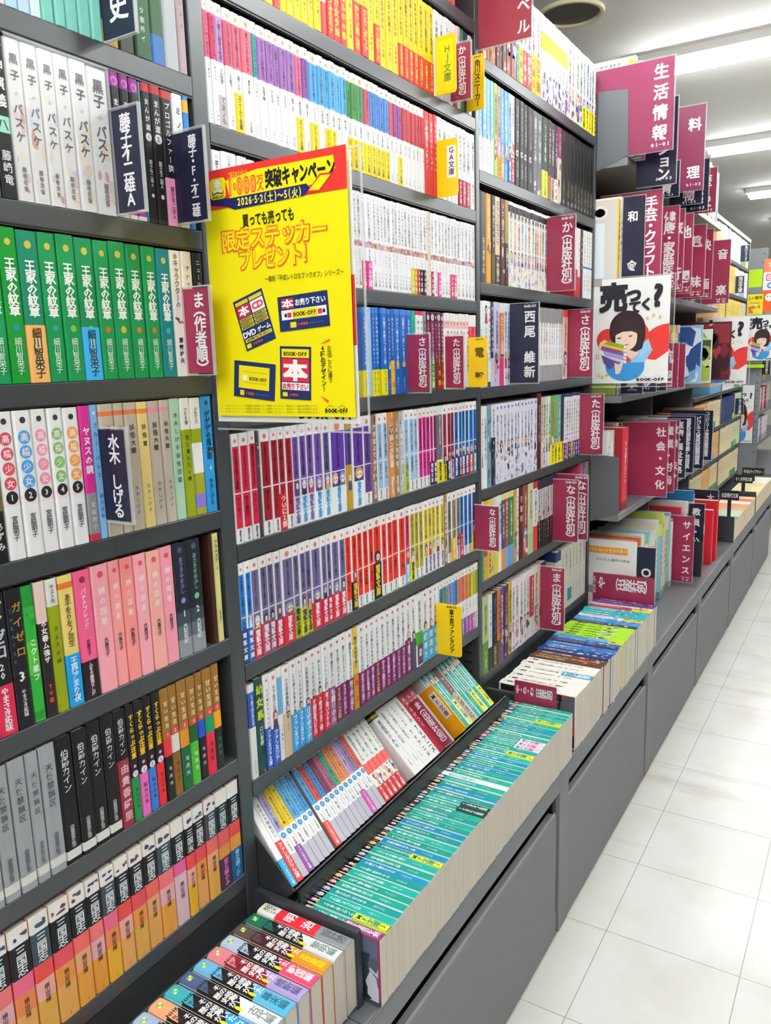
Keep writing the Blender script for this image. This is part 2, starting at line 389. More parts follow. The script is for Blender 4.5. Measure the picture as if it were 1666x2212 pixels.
# ------------------------------------------------------------------ books
KANA = 'あいかがきくけこさしすせそたつてとなにのはひまみめもやよらりるれろをんアイカキクサシスタテトナノフマムラリルレロン'
KANJI = '転生異世界魔法学園王女勇者恋物語青春剣姫聖竜最強千年花月夜星空少女探偵記録日常妹先生'
def title(n, rng):
    return ''.join(rng.choice(KANJI) if rng.random() < .35 else rng.choice(KANA) for _ in range(n))
SKIN = ['f3d9c4', 'f0cfb6', 'f6e2d2']; HAIR = ['3a2c2a', '6b3f2a', 'c9a24a', '8a93c8', 'b04a5a', 'd8d2e0', '55406a', 'e0a0a8', '27262e', '7aa0b8']
def figure(m, x0, x1, z0, z1, o, U, V, rng, bg=None):
    """a small printed head and shoulders"""
    if bg: m.flat([(x0, z0), (x1, z0), (x1, z1), (x0, z1)], o, U, V, bg)
    n_ = round((x1 - x0) / max(1e-4, (z1 - z0) * .95))
    if n_ > 1:
        for q in range(n_): figure(m, x0 + (x1 - x0) * q / n_, x0 + (x1 - x0) * (q + 1) / n_, z0, z1, o, U, V, rng)
        return
    w = x1 - x0; h = z1 - z0; cx = (x0 + x1) / 2; e = -np.cross(U, V) * -1e-4; o = np.array(o, float)
    hc = rng.choice(HAIR); rx = w * .42; ry = min(h * .42, w * .62); cy = z1 - ry * 1.1
    m.flat([(x0 + w * .06, z0), (x1 - w * .06, z0), (cx + w * .3, cy - ry * .8), (cx - w * .3, cy - ry * .8)], o + e, U, V, rng.choice(['3c4a78', 'b84050', 'e8e4dc', '5a3a5c', '4a7a88', '2c2c34', 'd8b060']))
    m.ell(cx, cy, rx, ry, o + e * 1.3, U, V, hc, 8)
    m.ell(cx + w * .05, cy - ry * .22, rx * .66, ry * .66, o + e * 1.6, U, V, rng.choice(SKIN), 8)
    for s in (-1, 1):
        m.flat([(cx + s * rx * .3 - w * .05, cy - ry * .35), (cx + s * rx * .3 + w * .06, cy - ry * .35), (cx + s * rx * .3 + w * .06, cy - ry * .12), (cx + s * rx * .3 - w * .05, cy - ry * .12)], o + e * 1.9, U, V, '4a3a48')
def blotch(m, x0, x1, z0, z1, o, U, V, rng, pal, n=7):
    """loose printed brush shapes"""
    o = np.array(o, float); e = np.cross(U, V) * 1e-4
    for i in range(n):
        cx = rng.uniform(x0, x1); cz = rng.uniform(z0, z1); rx = (x1 - x0) * rng.uniform(.12, .4); rz = min((z1 - z0) * .3, rx * rng.uniform(.7, 2.2))
        pts = []
        for q in range(7):
            a = q / 7 * 6.283; f = rng.uniform(.6, 1.2)
            pts.append((min(x1, max(x0, cx + rx * f * math.cos(a))), min(z1, max(z0, cz + rz * f * math.sin(a)))))
        m.flat(pts, o + e * (1 + i * .1), U, V, rng.choice(pal))

def S(desc, body, bands=(), txt=(), obi=None, art=None, circ=(), h=None, blot=None, dx=None, side=None, cap=None):
    return dict(desc=desc, body=body, bands=bands, txt=txt, obi=obi, art=art, circ=circ, h=h, blot=blot, dx=dx, side=side)

def cover_mesh(m, w, h, d, r, bands, side=None, z_lo=0.0, out=0.0, open_top=True):
    """U-shaped jacket: rounded spine towards -y, two boards; split at the colour bands (z0, z1, colour)"""
    prof = [(-out, d)]
    seg = 3
    for k_ in range(seg + 1):
        a = k_ / seg * math.pi / 2; prof.append((r - out - r * math.cos(a) if r else -out, r - out - r * math.sin(a)))
    for k_ in range(seg + 1):
        a = k_ / seg * math.pi / 2; prof.append((w + out - r + r * math.sin(a), r - out - r * math.cos(a)))
    prof.append((w + out, d)); n = len(prof)
    t = .0007
    inn = [(min(max(p[0], t), w - t), max(p[1], t * 1.2)) for p in prof]
    for z0, z1, colr in bands:
        v = [(p[0], p[1], z0) for p in prof] + [(p[0], p[1], z1) for p in prof]
        for k_ in range(n - 1):
            sd = (k_ == 0 or k_ == n - 2)
            m.add([v[k_], v[k_ + 1], v[n + k_ + 1], v[n + k_]], [0, 1, 2, 3], [4], side if (sd and side) else colr)
    for zz, up, colr in ((bands[0][0], 0, bands[0][2]), (bands[-1][1], 1, bands[-1][2])):
        v = [(p[0], p[1], zz) for p in prof] + [(p[0], p[1], zz) for p in inn]
        for k_ in range(n - 1):
            q = [k_, k_ + 1, n + k_ + 1, n + k_]
            m.add([v[i] for i in (q if not up else q[::-1])], [0, 1, 2, 3], [4], colr)
    return m

def split_bands(h, body, bands):
    cuts = sorted({0.0, 1.0} | {b[0] for b in bands} | {b[1] for b in bands})
    out = []
    for a, b in zip(cuts, cuts[1:]):
        c = body
        for f0, f1, colr in bands:
            if f0 <= (a + b) / 2 <= f1: c = colr
        out.append((a * h, b * h, c))
    return out

PAGE = 'd6cdbd'
ALL = []
def book(name, w, h, st, rng, loc, rot=None, pages=True, d=.112, r=.0014, num=1, rowname='', group='', cat='book', tray=False):
    m = MB(); o = np.array((0, -1.2e-4, 0)); body = st['body']
    if isinstance(body, (list, tuple)): body = rng.choice(body)
    bands = [(a, b, rng.choice(c) if isinstance(c, (list, tuple)) else c) for a, b, c in st['bands']]
    cover_mesh(m, w, h, d, r, split_bands(h, body, bands), st['side'])
    lo, hi = r * .8, w - r * .8
    if st['blot']:
        for f0, f1, pal, n_ in st['blot']: blotch(m, lo, hi, f0 * h, f1 * h, o, X, Z, rng, pal, n_)
    if st['art']:
        f0, f1, bg = st['art']; figure(m, lo, hi, f0 * h, f1 * h, o, X, Z, rng, bg)
    for f, colr, ch, cc in st['circ']:
        ch = str(num) if ch == '#' else ch
        rad = w * (.36 if ch else .17)
        m.ell(w / 2, f * h, rad, rad, o + np.array((0, -1e-4, 0)), X, Z, colr, 16)
        if ch: m.glyph(ch, o + np.array((0, -2.5e-4, 0)), X, Z, w / 2, f * h, rad * 1.3, cc, .02)
    for f0, f1, colr, ins in st.get('panel', ()):
        m.flat([(w * ins, f0 * h), (w * (1 - ins), f0 * h), (w * (1 - ins), f1 * h), (w * ins, f1 * h)], o + np.array((0, -.5e-4, 0)), X, Z, colr)
    for t_ in st['txt']:
        s, ft, fb, wf, colr = t_[:5]; bold = t_[5] if len(t_) > 5 else .015; cxo = t_[6] if len(t_) > 6 else .5
        if isinstance(colr, (list, tuple)): colr = rng.choice(colr)
        if s.startswith('*'): s = title(int(s[1:]), rng)
        s = s.replace('#', str(num))
        m.vtext(s, o + np.array((0, -3e-4, 0)), X, Z, w * cxo, ft * h, fb * h, w * wf, colr, bold)
    ob = m.build(name, M_PRINT, None, loc, rot)
    if pages:
        p = MB().box((.0008, .0012, .0015), (w - .0008, d - .002, h - .0018), PAGE) if not tray else MB().box((.0002, r + .0004, -.0004), (w - .0002, d - .002, h - .0018), PAGE); p.build('pages', M_PAPER, ob)
    if st['obi']:
        f, colr, s, tc_ = st['obi'][:4]
        if isinstance(colr, (list, tuple)): colr = rng.choice(colr)
        b = MB(); cover_mesh(b, w, f * h, d * .9, r, [(.0, f * h, colr)], None, out=.0002)
        if len(st['obi']) > 4: figure(b, lo, hi, f * h, (f + st['obi'][4]) * h, (0, -3.5e-4, 0), X, Z, rng, None)
        if s.startswith('*'): s = title(int(s[1:]), rng)
        b.vtext(s, (0, -4e-4, 0), X, Z, w / 2, f * h * .95, f * h * .08, w * .72, tc_, .03)
        b.build('paper_band', M_PRINT, ob, loc=(0, -.0001, 0))
    ALL.append((ob, st['desc'], rowname, group, cat))
    return ob

def fill(name, z, edges, styles, rowname, h0, pages, group, cat='book', jy=.002, d=.112, yoff=0.0):
    """one shelf row: edges in millimetres along the run, one style per gap (None leaves it empty)"""
    rng = random.Random(int(z * 1000) + edges[0])
    cnt = {}
    styles = (styles + [styles[-1]] * 20)[:len(edges) - 1]
    for i, st in enumerate(styles):
        if st is None: continue
        x0 = edges[i] / 1000; w = (edges[i + 1] - edges[i]) / 1000 - .0010
        cnt[st['desc']] = cnt.get(st['desc'], 0) + 1
        h = (st['h'] or h0) + rng.uniform(-.0008, .0008)
        book(name, w, h, st, rng, (x0 + .0003, yoff + rng.uniform(0, jy), z + .0004), None, pages, d, min(.0032, w * .22), cnt[st['desc']], rowname, group, cat)

def rep(*a):
    out = []
    for n_, s in a: out += [s() if callable(s) else s for _ in range(n_)]
    return out

N1 = "in nearest bay's %s row"; N2 = "in second bay's %s row"; N3 = "in third bay's %s row"
W = 'f1efee'; K = '17171a'
# ---- nearest bay: comics
G1 = 'comics in the nearest bay'
mint = lambda: S('mint green comic with black lettering', ['9fd6c4', '8fd0c4', 'a6dcc0'], [(0, .32, '7fc9bb')], [('鳥人大編', .98, .40, .62, '2e3a3a', .03)])
fill('comic_book', 1.826, [-290, -279, -272, -256, -241, -227, -210, -195, -178, -160, -143, -120, -95, -67, -44, -19, -4],
     [S('pink-spined comic', 'e58aa8'), S('pale pink comic', 'f3d6dc'), S('white and pale blue comic', 'dcecf2', [(.0, .4, 'b9d7ee')]), S('white and pale blue comic', 'dcecf2', [(.0, .3, 'c5dcf0')]),
      S('white and pale blue comic', 'd6ecec', blot=[(.0, .6, ['a9d3e6', 'e7d8b0', 'c4e2dc'], 7)])] + rep((5, mint)) +
     [S('yellow-footed dark comic behind a divider', '3c4a3c', [(0, .16, 'd8ab4a')]), S('olive and black comic', '3d4236', txt=[('*6', .5, .12, .4, 'd0d0c0')])] +
     [S('dark green comic', '2c5a34', txt=[('*5', .95, .5, .42, 'e8efe8'), ('*4', .35, .1, .3, 'c8d8c8')]), S('dark green comic with a blue foot', '2b5a35', [(0, .2, '356fb4')], [('*5', .95, .5, .42, 'e8efe8')]),
      S('pale grey comic in cellophane', 'b9bec0', txt=[('*4', .9, .6, .3, '8a9092')]), S('dusty pink comic', 'b59fa4', txt=[('*5', .7, .3, .35, '7c6a70')])],
     N1 % 'topmost', .172, False, G1)
bk = lambda: S('film-wrapped white comic with black title', 'f0ece9', h=.1672, txt=[('黒子', .93, .73, .56, '2f2c2e', .03), ('の', .70, .64, .3, 'b9b4c8'), ('バスケ', .62, .36, .60, '55525a', .02), ('藤巻忠俊', .22, .06, .30, '77747c')], blot=[(.02, .62, ['dfe3f0', 'efd9c6', 'c8d2e8', 'e8cfc4', 'f3e6cc', 'd6a79a'], 9)])
md = lambda: S('black comic with a magenta roundel on top', K, [(.90, 1, '8d2a84'), (.0, .09, 'f0ecef'), (.03, .07, '9c3f96')], [('まんが道', .86, .35, .6, 'e8e8e8')], circ=[(.94, 'd06cc8', 'α', '2a1028')])
mr = lambda: S('black comic with a red top', '1b1a1d', [(.94, 1, 'b02a30'), (0, .03, '333')], [('まんが道', .90, .66, .55, 'e6e6e6'), ('藤子不二雄A', .46, .26, .40, 'c8c8c8')], circ=[(.62, 'd8d8d8', '#', '222'), (.2, 'd8d8d8', '', '222')])
fill('comic_book', 1.627, [-340, -319, -301, -281, -260, -239, -219, -198, -174, -144, -142, -126, -111, -96, -92, -77, -59, -39, -20, -9],
     [S('grey comic at the photo edge', '6c8080'), S('slate teal comic', '3c5a60'), S('black brush-titled comic with mint number box', '1c1c1f', [(.40, .50, '9fdcc8')], [('封神演義', .96, .54, .74, 'f2f2f2', .03), ('八', .49, .41, .6, '1c3a34'), ('藤崎竜', .30, .08, .6, 'd8d8d8')])] +
     rep((6, bk)) + [None] + rep((3, md)) + [S('thin teal comic', '3a8f92')] + rep((2, mr)) +
     [S('black and pink comic with a red top', '1b1a1d', [(.94, 1, 'b02a30'), (0, .36, 'e89bbd')], [('プロゴルファー猿', .92, .40, .5, 'e6e6e6'), ('藤子不二雄A', .30, .05, .36, '9a3a66')]),
      S('white comic with blue lettering', 'eef0f2', txt=[('ミノタウロス', .93, .3, .55, '3a3a44')]), S('blue comic with an orange patch', '2f7fc8', [(.88, .97, 'f0b030')], [('*5', .8, .3, .5, 'eaf4ff')])],
     N1 % 'second', .1695, False, G1)
fm = MB()
for a_, b_ in (((-.2811, -.0012, 0), (-.2808, .114, .1698)), ((-.1443, -.0012, 0), (-.1440, .114, .1698)), ((-.2808, -.0012, 0), (-.1443, -.0009, .1698)), ((-.2808, -.0009, .1693), (-.1443, .114, .1698))): fm.box(a_, b_, 'f0f0f0')
fl_ = fm.build('plastic_film', M_CLEAR, None, (0, 0, 1.6276)); tag(fl_, 'clear plastic film wrapped around six white comics in the nearest bay', 'wrapping')
MB().box((-.1452, -.0016, 0), (-.1438, .002, .1700), 'eeeeee').box((-.2812, -.0016, .1686), (-.1440, .0005, .1702), 'eeeeee').build('film_seam', M_EDGE, fl_)  # pale strips paint the highlights on the film's edges
def gr(colr, body='128a4e', obi=None, desc='green comic with white title'):
    return S(desc, body, txt=[('王家の紋章', .81, .44, .62, 'f4f8f4', .035), ('細川智栄子', .30, .06, .42, 'd8eedd', .01), ('***'[:0], .1, .05, .3, 'fff')], circ=[(.91, 'c8b84a', '', 'fff'), (.365, colr, '', 'fff')], obi=obi)
fill('comic_book', 1.428, [-357, -335, -314, -291, -264, -240, -215, -188, -165, -138, -113, -89, -64, -43, -22, -4],
     [gr('2f7f9a'), gr('2f7f9a'), gr('2f7f9a', '0f8a2e'), gr('c0603a', '128060', (.385, 'f3b56a', '細川智栄子', '4a3a20'), 'green comic with a peach paper band'), gr('2f9a8a'), gr('7fb03a'),
      gr('7fb03a', '128550', (.38, '3fb0ec', '細川智栄子', '1f4a70'), 'green comic with a sky blue paper band'), gr('c0603a'), gr('c8b030'), gr('c06a3a'), gr('c06a3a'), gr('3fa0b0', '117a80', None, 'teal comic with white title'),
      S('cream comic with brown lettering', 'f0ece6', txt=[('キャラクターの', .93, .55, .5, '6a5238'), ('魔夜峰央', .32, .10, .4, '2c2c2c')], blot=[(.43, .48, ['7a5c30', '4a3a28', 'b08a4a'], 5)], circ=[(.955, 'b09060', '', 'fff')]),
      S('beige comic behind the maroon divider', 'e9dfd2', txt=[('*6', .9, .5, .4, '6a5a4a')]), S('black comic at the upright', '1b1a1c', txt=[('ニューヨーク', .95, .6, .45, 'e0e0e0')])],
     N1 % 'third', .168, False, G1)
def ci(c1, n): return S('white comic with %s roundels and number %s' % (n, {'red': 'one', 'blue': 'two', 'pink': 'three', 'green': 'four', 'orange': 'five'}[n]), 'efedee', [(.40, .42, 'f3dfe2'), (.365, .39, 'f0e2e4')],
    [('宮脇明子', .30, .13, .40, '44424a', .01), ('***'[:0], .1, .05, .3, 'fff')],
    circ=[(.82, c1, '高', 'fbeaea'), (.72, c1, '橋', 'fbeaea'), (.62, c1, '少', 'fbeaea'), (.52, c1, '女', 'fbeaea'), (.425, '2a2a2e', {'red': '1', 'blue': '2', 'pink': '3', 'green': '4', 'orange': '5'}[n], 'f2f2f2'), (.935, '3a3a40', '', 'fff')])
bg = lambda d='beige comic with an orange strip': S(d, 'bdb2a3', [(.91, .945, 'd8704a')], [('妖怪大戦', .84, .60, .42, '3a3632'), ('水木しげる', .36, .12, .34, '6a645c')])
fill('comic_book', 1.23, [-376, -360, -342, -320, -297, -276, -255, -233, -216, -204, -180, -164, -143, -124, -103, -85, -66, -47, -25, -3],
     [S('brown comic at the photo edge', '5a4630'), S('black and brown comic', '1d1d20', [(.35, .52, '6f6538')], [('あずみ', .28, .08, .6, 'e0e0e0')])] +
     [ci('cf4a5c', 'red'), ci('4f9fe0', 'blue'), ci('f090ac', 'pink'), ci('7cb862', 'green'), ci('f3a04a', 'orange')] +
     [S('magenta comic with white brush title', 'cf2f8e', [(0, .36, '8c8c90'), (0, .055, 'b8284a')], [('ヤヌスの鏡', .85, .50, .7, 'f6eef4', .03), ('宮脇明子', .30, .08, .42, 'c8c8cc')]),
      S('sky blue comic', '7fb2e2', txt=[('ブルー・パレス', .88, .45, .6, '24508a'), ('*4', .35, .15, .5, '3a5a90')], circ=[(.94, 'e8e8f0', '', 'fff')])] + rep((3, bg)) +
     [S('pale yellow comic with an orange strip', 'e8cf86', [(.91, .945, 'e0803a')], [('妖怪軍', .84, .64, .42, '5a4a30'), ('水木しげる', .36, .12, .34, '8a7a50')])] + rep((2, lambda: bg('beige comic with a pink strip') | {'bands': [(.91, .945, 'e88aa8')]})) +
     [S('pale mint comic', 'a9cdb4', txt=[('水木しげる妖怪図鑑', .9, .3, .4, '40584a')]), S('white and olive comic', 'e6e6e0', [(0, .74, '8a9a12')], [('*4', .92, .78, .4, '555'), ('*7', .7, .3, .4, '40480c')]),
      S('white and olive comic with a purple patch', 'eceae6', [(0, .36, '9a9a2a'), (.62, .74, '93a018'), (.06, .18, '8a78c8')], [('*4', .92, .78, .4, '555')]),
      S('blue comic with a small yellow picture', '2a8fcc', txt=[('ゲゲゲの鬼太郎', .88, .46, .62, '14304a', .03), ('4', .41, .36, .6, 'f4f8ff'), ('水木しげる', .3, .06, .4, '123a60')], blot=[(.50, .56, ['d8b030', '2a4a60'], 4)], circ=[(.945, '1c4a78', '', 'fff')])],
     N1 % 'fourth', .168, True, G1)
pk = lambda c_: S('pale pink comic with a white title', c_, [(.0, .3, shade(c_, 1.02))], [('綿の国星', .84, .52, .42, 'fbe9ec', .01), ('大島弓子', .43, .28, .36, '3c3436', .02)], circ=[(.925, 'd8485c', '', 'fff')])
ds = lambda c1, n: S('dark comic fading to pale grey with a %s moon' % ('violet' if n == '1' else 'green'), '1d232c', [(0, .16, '8c9298'), (.16, .28, '5d666e'), (.28, .40, '3a444e')], [('あさきゆめみし', .88, .56, .48, c1, .01), (n, .42, .35, .6, 'eef2f2'), ('大和和紀', .30, .12, .36, 'e4e8e8')], circ=[(.50, c1, '', 'fff'), (.94, '40566a', '', 'fff')])
fill('comic_book', 1.03, [-420, -400, -380, -355, -334, -318, -303, -286, -264, -238, -211, -192, -170, -148, -124, -100, -74, -46, -31, -22, -8],
     [S('black comic at the photo edge', '1c1c20'), S('black comic by the photo edge', '202024'), S('thick black comic with silver title and red band', '1b1b1e', txt=[('ガイゼロ', .95, .55, .85, 'b9bcc0', .03), ('20', .52, .40, 1.0, 'd8dadc', .03)], obi=(.36, 'cf2a4e', 'やまさき拓味', 'f6e8ec')),
      S('black comic with gold title and number three', '1c1c1f', [(.40, .41, '333')], [('ガイゼロ', .92, .50, .62, 'a8803a', .03, .62), ('THEATER', .88, .46, .3, '3a6aa0', .01, .22), ('3', .42, .33, .8, 'f0f0f0', .03), ('やまさき拓味', .28, .08, .5, 'e0e0e0')]),
      S('bright green comic with white lettering', '2fa03c', [(.85, 1, '1f8a34'), (.35, .6, '55b83c'), (.02, .08, '218a30')], [('*5', .62, .3, .6, 'f2fff2', .02)], blot=[(.65, .95, ['1f9a44', '3fb040', '148a30'], 7)]),
      S('brown-black comic with a pale pink top', '2a2020', [(.70, 1, 'e6c8be')], [('*6', .72, .40, .62, 'f4f0f0', .03), ('TV化', .25, .10, .5, 'e8552a', .03)]),
      S('olive comic with a white top', '8d9a10', [(.80, 1, 'e4e2dc')], [('*4', .96, .82, .4, '666'), ('*5', .66, .36, .4, '444c0c')]),
      S('yellow comic with a blue paper band', 'e6cf74', [(.90, .945, 'd87030')], [('*8', .86, .46, .45, '5a4a28')], obi=(.40, '1d96d8', '*6', 'd0ecff')),
      S('strong pink comic with a black paper band', 'ec5f8c', txt=[('バナナブレッド', .86, .55, .42, 'fbe4ea'), ('大島弓子', .47, .34, .36, '5c2438', .02)], obi=(.30, '231a1e', '*8', 'e8c8d0'), circ=[(.93, '8a2a40', '', 'fff')])] +
     [pk('efa0aa'), pk('f09a98'), pk('f0908a'), pk('f2a4b0'), pk('eba79c'), pk('ee98a8')] + [ds('8a7ad0', '1'), ds('7ab890', '2'), None, S('brown-red inner comic beside the yellow one', '3a2018'), S('pale yellow comic at the upright', 'd9d388', txt=[('アラベスク I', .94, .66, .6, '3a3424', .02), ('山岸凉子', .30, .18, .36, '5a5440')])],
     N1 % 'fifth', .168, True, G1)
gy = lambda: S('plain grey comic with faint black title', '9a9da1', [(.055, .12, 'd9d7d0')], [('天使禁猟区', .86, .52, .46, '4a4d52', .01), ('由貴香織里', .32, .14, .34, '5d6066')])
bl = lambda: S('black comic with white title and a white foot', '151517', [(.03, .10, 'e0ddd8')], [('伯爵カイン', .90, .56, .52, 'd8d8d8', .01), ('由貴香織里', .30, .12, .42, 'b8b8b8')])
sc_ = lambda c1, d: S('black comic with jagged yellow title and a %s foot' % d, '1d1b20', [(0, .38, c1)], [('すくらっぷ注意', .92, .54, .66, 'e8b820', .04), ('石川三夫', .30, .10, .42, '2c2c30', .02)], circ=[(.475, 'f28ac0', '', 'fff'), (.41, 'e8d8e4', '#', '333')])
sw = lambda c1, c2, tc2, n, d: S('brown comic with a %s panel and %s foot' % d, '94692a', [(.40, .56, c1), (0, .40, c2)], [('甘い生活', .90, .64, .52, 'f2e2c0', .02), ('弓月光', .32, .12, .44, tc2, .01)], circ=[(.595, 'd84a4a', n, 'f4d8c0')])
fill('comic_book', .83, [-441, -419, -398, -377, -355, -337, -314, -290, -268, -246, -225, -205, -191, -175, -160, -145, -130, -113, -95, -78, -63, -44, -27],
     rep((6, gy), (4, bl)) + [S('black comic with a maroon paper band', '151517', [(.03, .10, 'e0ddd8')], [('伯爵カイン', .93, .62, .52, 'd8d8d8', .01), ('由貴香織里', .58, .30, .4, '8a4a54')], side='7a2432', obi=(.58, '8c2a3c', '由貴香織里', 'e0b8c0')),
      sc_('1f8a48', 'green'), sc_('e86ab8', 'pink'), sc_('3a7ad0', 'blue'), sc_('e02c34', 'red'),
      sw('d8303a', '18181a', 'e8e8e8', '1', ('red', 'black')), sw('e4e0da', '8a5c1e', '2a1a0c', '2', ('white', 'tan')), sw('d08a2a', '14603c', 'e8f0e8', '3', ('orange', 'dark green')), sw('1c5a2c', '4cae30', 'eaf8e0', '4', ('deep green', 'lime')),
      sw('2a4cc0', '18181c', 'e0e0e8', '5', ('blue', 'black')), sw('14905c', 'd82a44', '5a1018', '6', ('green', 'red')), sw('f0a81a', '18241c', '2a9a5a', '7', ('amber', 'near-black'))],
     N1 % 'sixth', .169, True, G1)
def sg(i, rng=random.Random(3)):
    o = ['e8a044', 'e39a3c', 'e8b030', 'e6a860', 'e0aa50', 'e2a858'][i % 6]; p = ['e0505c', 'ea6a60', 'f0787a', 'e86a8a', 'e4504a'][i % 5]
    m_ = ['e8964a', 'e88a50', 'e8a878', 'efb0a4', 'e8b0b4'][(i * 2) % 5]
    return S('white-topped history comic with orange foot', 'f0ece4', [(.60, .86, '1a1e22' if i % 4 else '3a4c58'), (.46, .60, p), (.30, .46, m_), (0, .30, o)],
             [('三国志', .845, .615, .72, 'e8ecec', .018), ('横山光輝', .42, .26, .36, '4a3420', .01), ('潮漫画文庫', .05, .02, .2, '6a4a20')], blot=[(.89, .96, ['3a3c6a', '5a4a78', '7a3a48', '3a5a6a'], 3)], side='d8402c')
sty = [sg(i) for i in range(18)]
sty[13] = S('white-topped history comic with a pale lilac lower half', 'f0ece4', [(.60, .86, '1a1e22'), (.48, .60, 'e8649a'), (0, .48, 'e4c0cc')], [('三国志', .845, .615, .72, 'e8ecec', .018), ('横山光輝', .40, .24, .36, '5a4444', .01)], side='d8402c')
sty.append(S('white-topped history comic with a purple paper band', 'f0ece4', [(.60, .86, '1a2a30'), (.44, .60, 'd8605c'), (0, .44, 'd8924a')], [('三国志', .845, .615, .72, 'd0dcdc', .018)], obi=(.32, '4a3048', '*5', 'e080b8'), side='d8402c'))
sty.append(S('white-topped history comic with a blue paper band', 'f0ece4', [(.60, .86, '1a1e22'), (.46, .60, 'e04a4a'), (0, .46, 'e09a3c')], [('三国志', .845, .615, .72, 'e8ecec', .018)], obi=(.32, '1f5a8c', '*5', '9ad0f0'), side='d8402c'))
fill('comic_book', .628, [-481, -458, -431, -403, -375, -348, -319, -294, -271, -248, -224, -199, -174, -146, -121, -103, -79, -55, -28, -2],
     sty[:17] + sty[18:20], N1 % 'bottom', .167, True, G1)

# ---- second bay: slim novels
G2 = 'slim novels in the second bay'
yl = lambda: S('yellow novel', ['f0d412', 'ecd01a', 'f2da20'], txt=[('*9', .92, .4, .42, '5a5010'), ('*4', .3, .1, .3, '7a6c14')])
yr = lambda f=.36: S('yellow novel with a red paper band', 'f0d412', txt=[('*9', .92, .45, .42, '5a5010')], obi=(f, 'd8302c', '*6', 'f6e040'))
wr = lambda: S('white and red novel with printed art', 'f0e8e0', [(0, .3, 'd83a34')], [('*8', .9, .4, .45, '703028')], blot=[(.3, .8, ['d8a890', 'b84a40', 'e8d0a0'], 7)])
fill('light_novel', 2.173, [680, 704, 727, 747, 767, 788, 808], rep((4, yl)) + [S('red novel with white lettering', 'd8342c', txt=[('*9', .9, .2, .5, 'fff0e8', .03)]), S('orange-red novel with white lettering', 'e0482c', txt=[('*9', .9, .2, .5, 'fff0e8', .03)])], N2 % 'topmost', .165, False, G2)
mixw = lambda c_, d: S(d, c_, txt=[('*8', .9, .3, .42, '555560')])
fill('light_novel', 1.973, [124, 151, 169, 188, 205, 221, 238, 257, 275, 292, 312, 329, 347, 368, 387, 409, 432, 455, 476, 495, 517, 539, 562, 581, 601, 621, 641, 662, 685, 706, 730, 752, 775, 791, 808, 826, 843, 866, 884],
     rep((3, yl), (1, wr), (6, yl), (1, wr), (1, lambda: yr(.48)), (2, lambda: yr(.62)), (1, yl), (2, lambda: yr(.5)), (1, yl), (1, lambda: yr(.4)), (3, yl), (7, yr)) +
     rep((4, lambda: mixw('ece8ea', 'white novel by the yellow divider'))) + [S('maroon-footed white novel', 'ece6e6', [(0, .3, '8a2440')], [('*8', .9, .4, .4, '555')]), S('pale pink novel', 'e8c8d4', txt=[('*8', .9, .3, .4, '744')]), S('green novel', '3a7a4a', txt=[('*8', .9, .3, .4, 'e8f0e8')]),
      S('navy novel', '24304a', txt=[('*8', .9, .3, .4, 'dde')]), S('white novel at the upright', 'e8e6e4', txt=[('*7', .9, .3, .4, '555')]), S('slate novel at the upright', '4a5560', txt=[('*7', .9, .3, .4, 'dde')])],
     N2 % 'second', .163, False, G2)
def lb(colr, d, obi=None):
    return S(d, 'f3f1f0', [(.53, .90, colr)], [('*9', .88, .55, .46, shade(colr, .42), .01), ('*4', .48, .36, .34, '66646a'), ('*3', .12, .03, .25, '888')], obi=obi, circ=[(.945, 'c8a860', '', 'fff')])
SN = (.33, 'f2d80c', 'スニーカー文庫', '6a5c10')
pkd = 'white novel with a pink label'; pud = 'white novel with a purple label'; bld = 'white novel with a sky blue label'
ys = ' and yellow band'
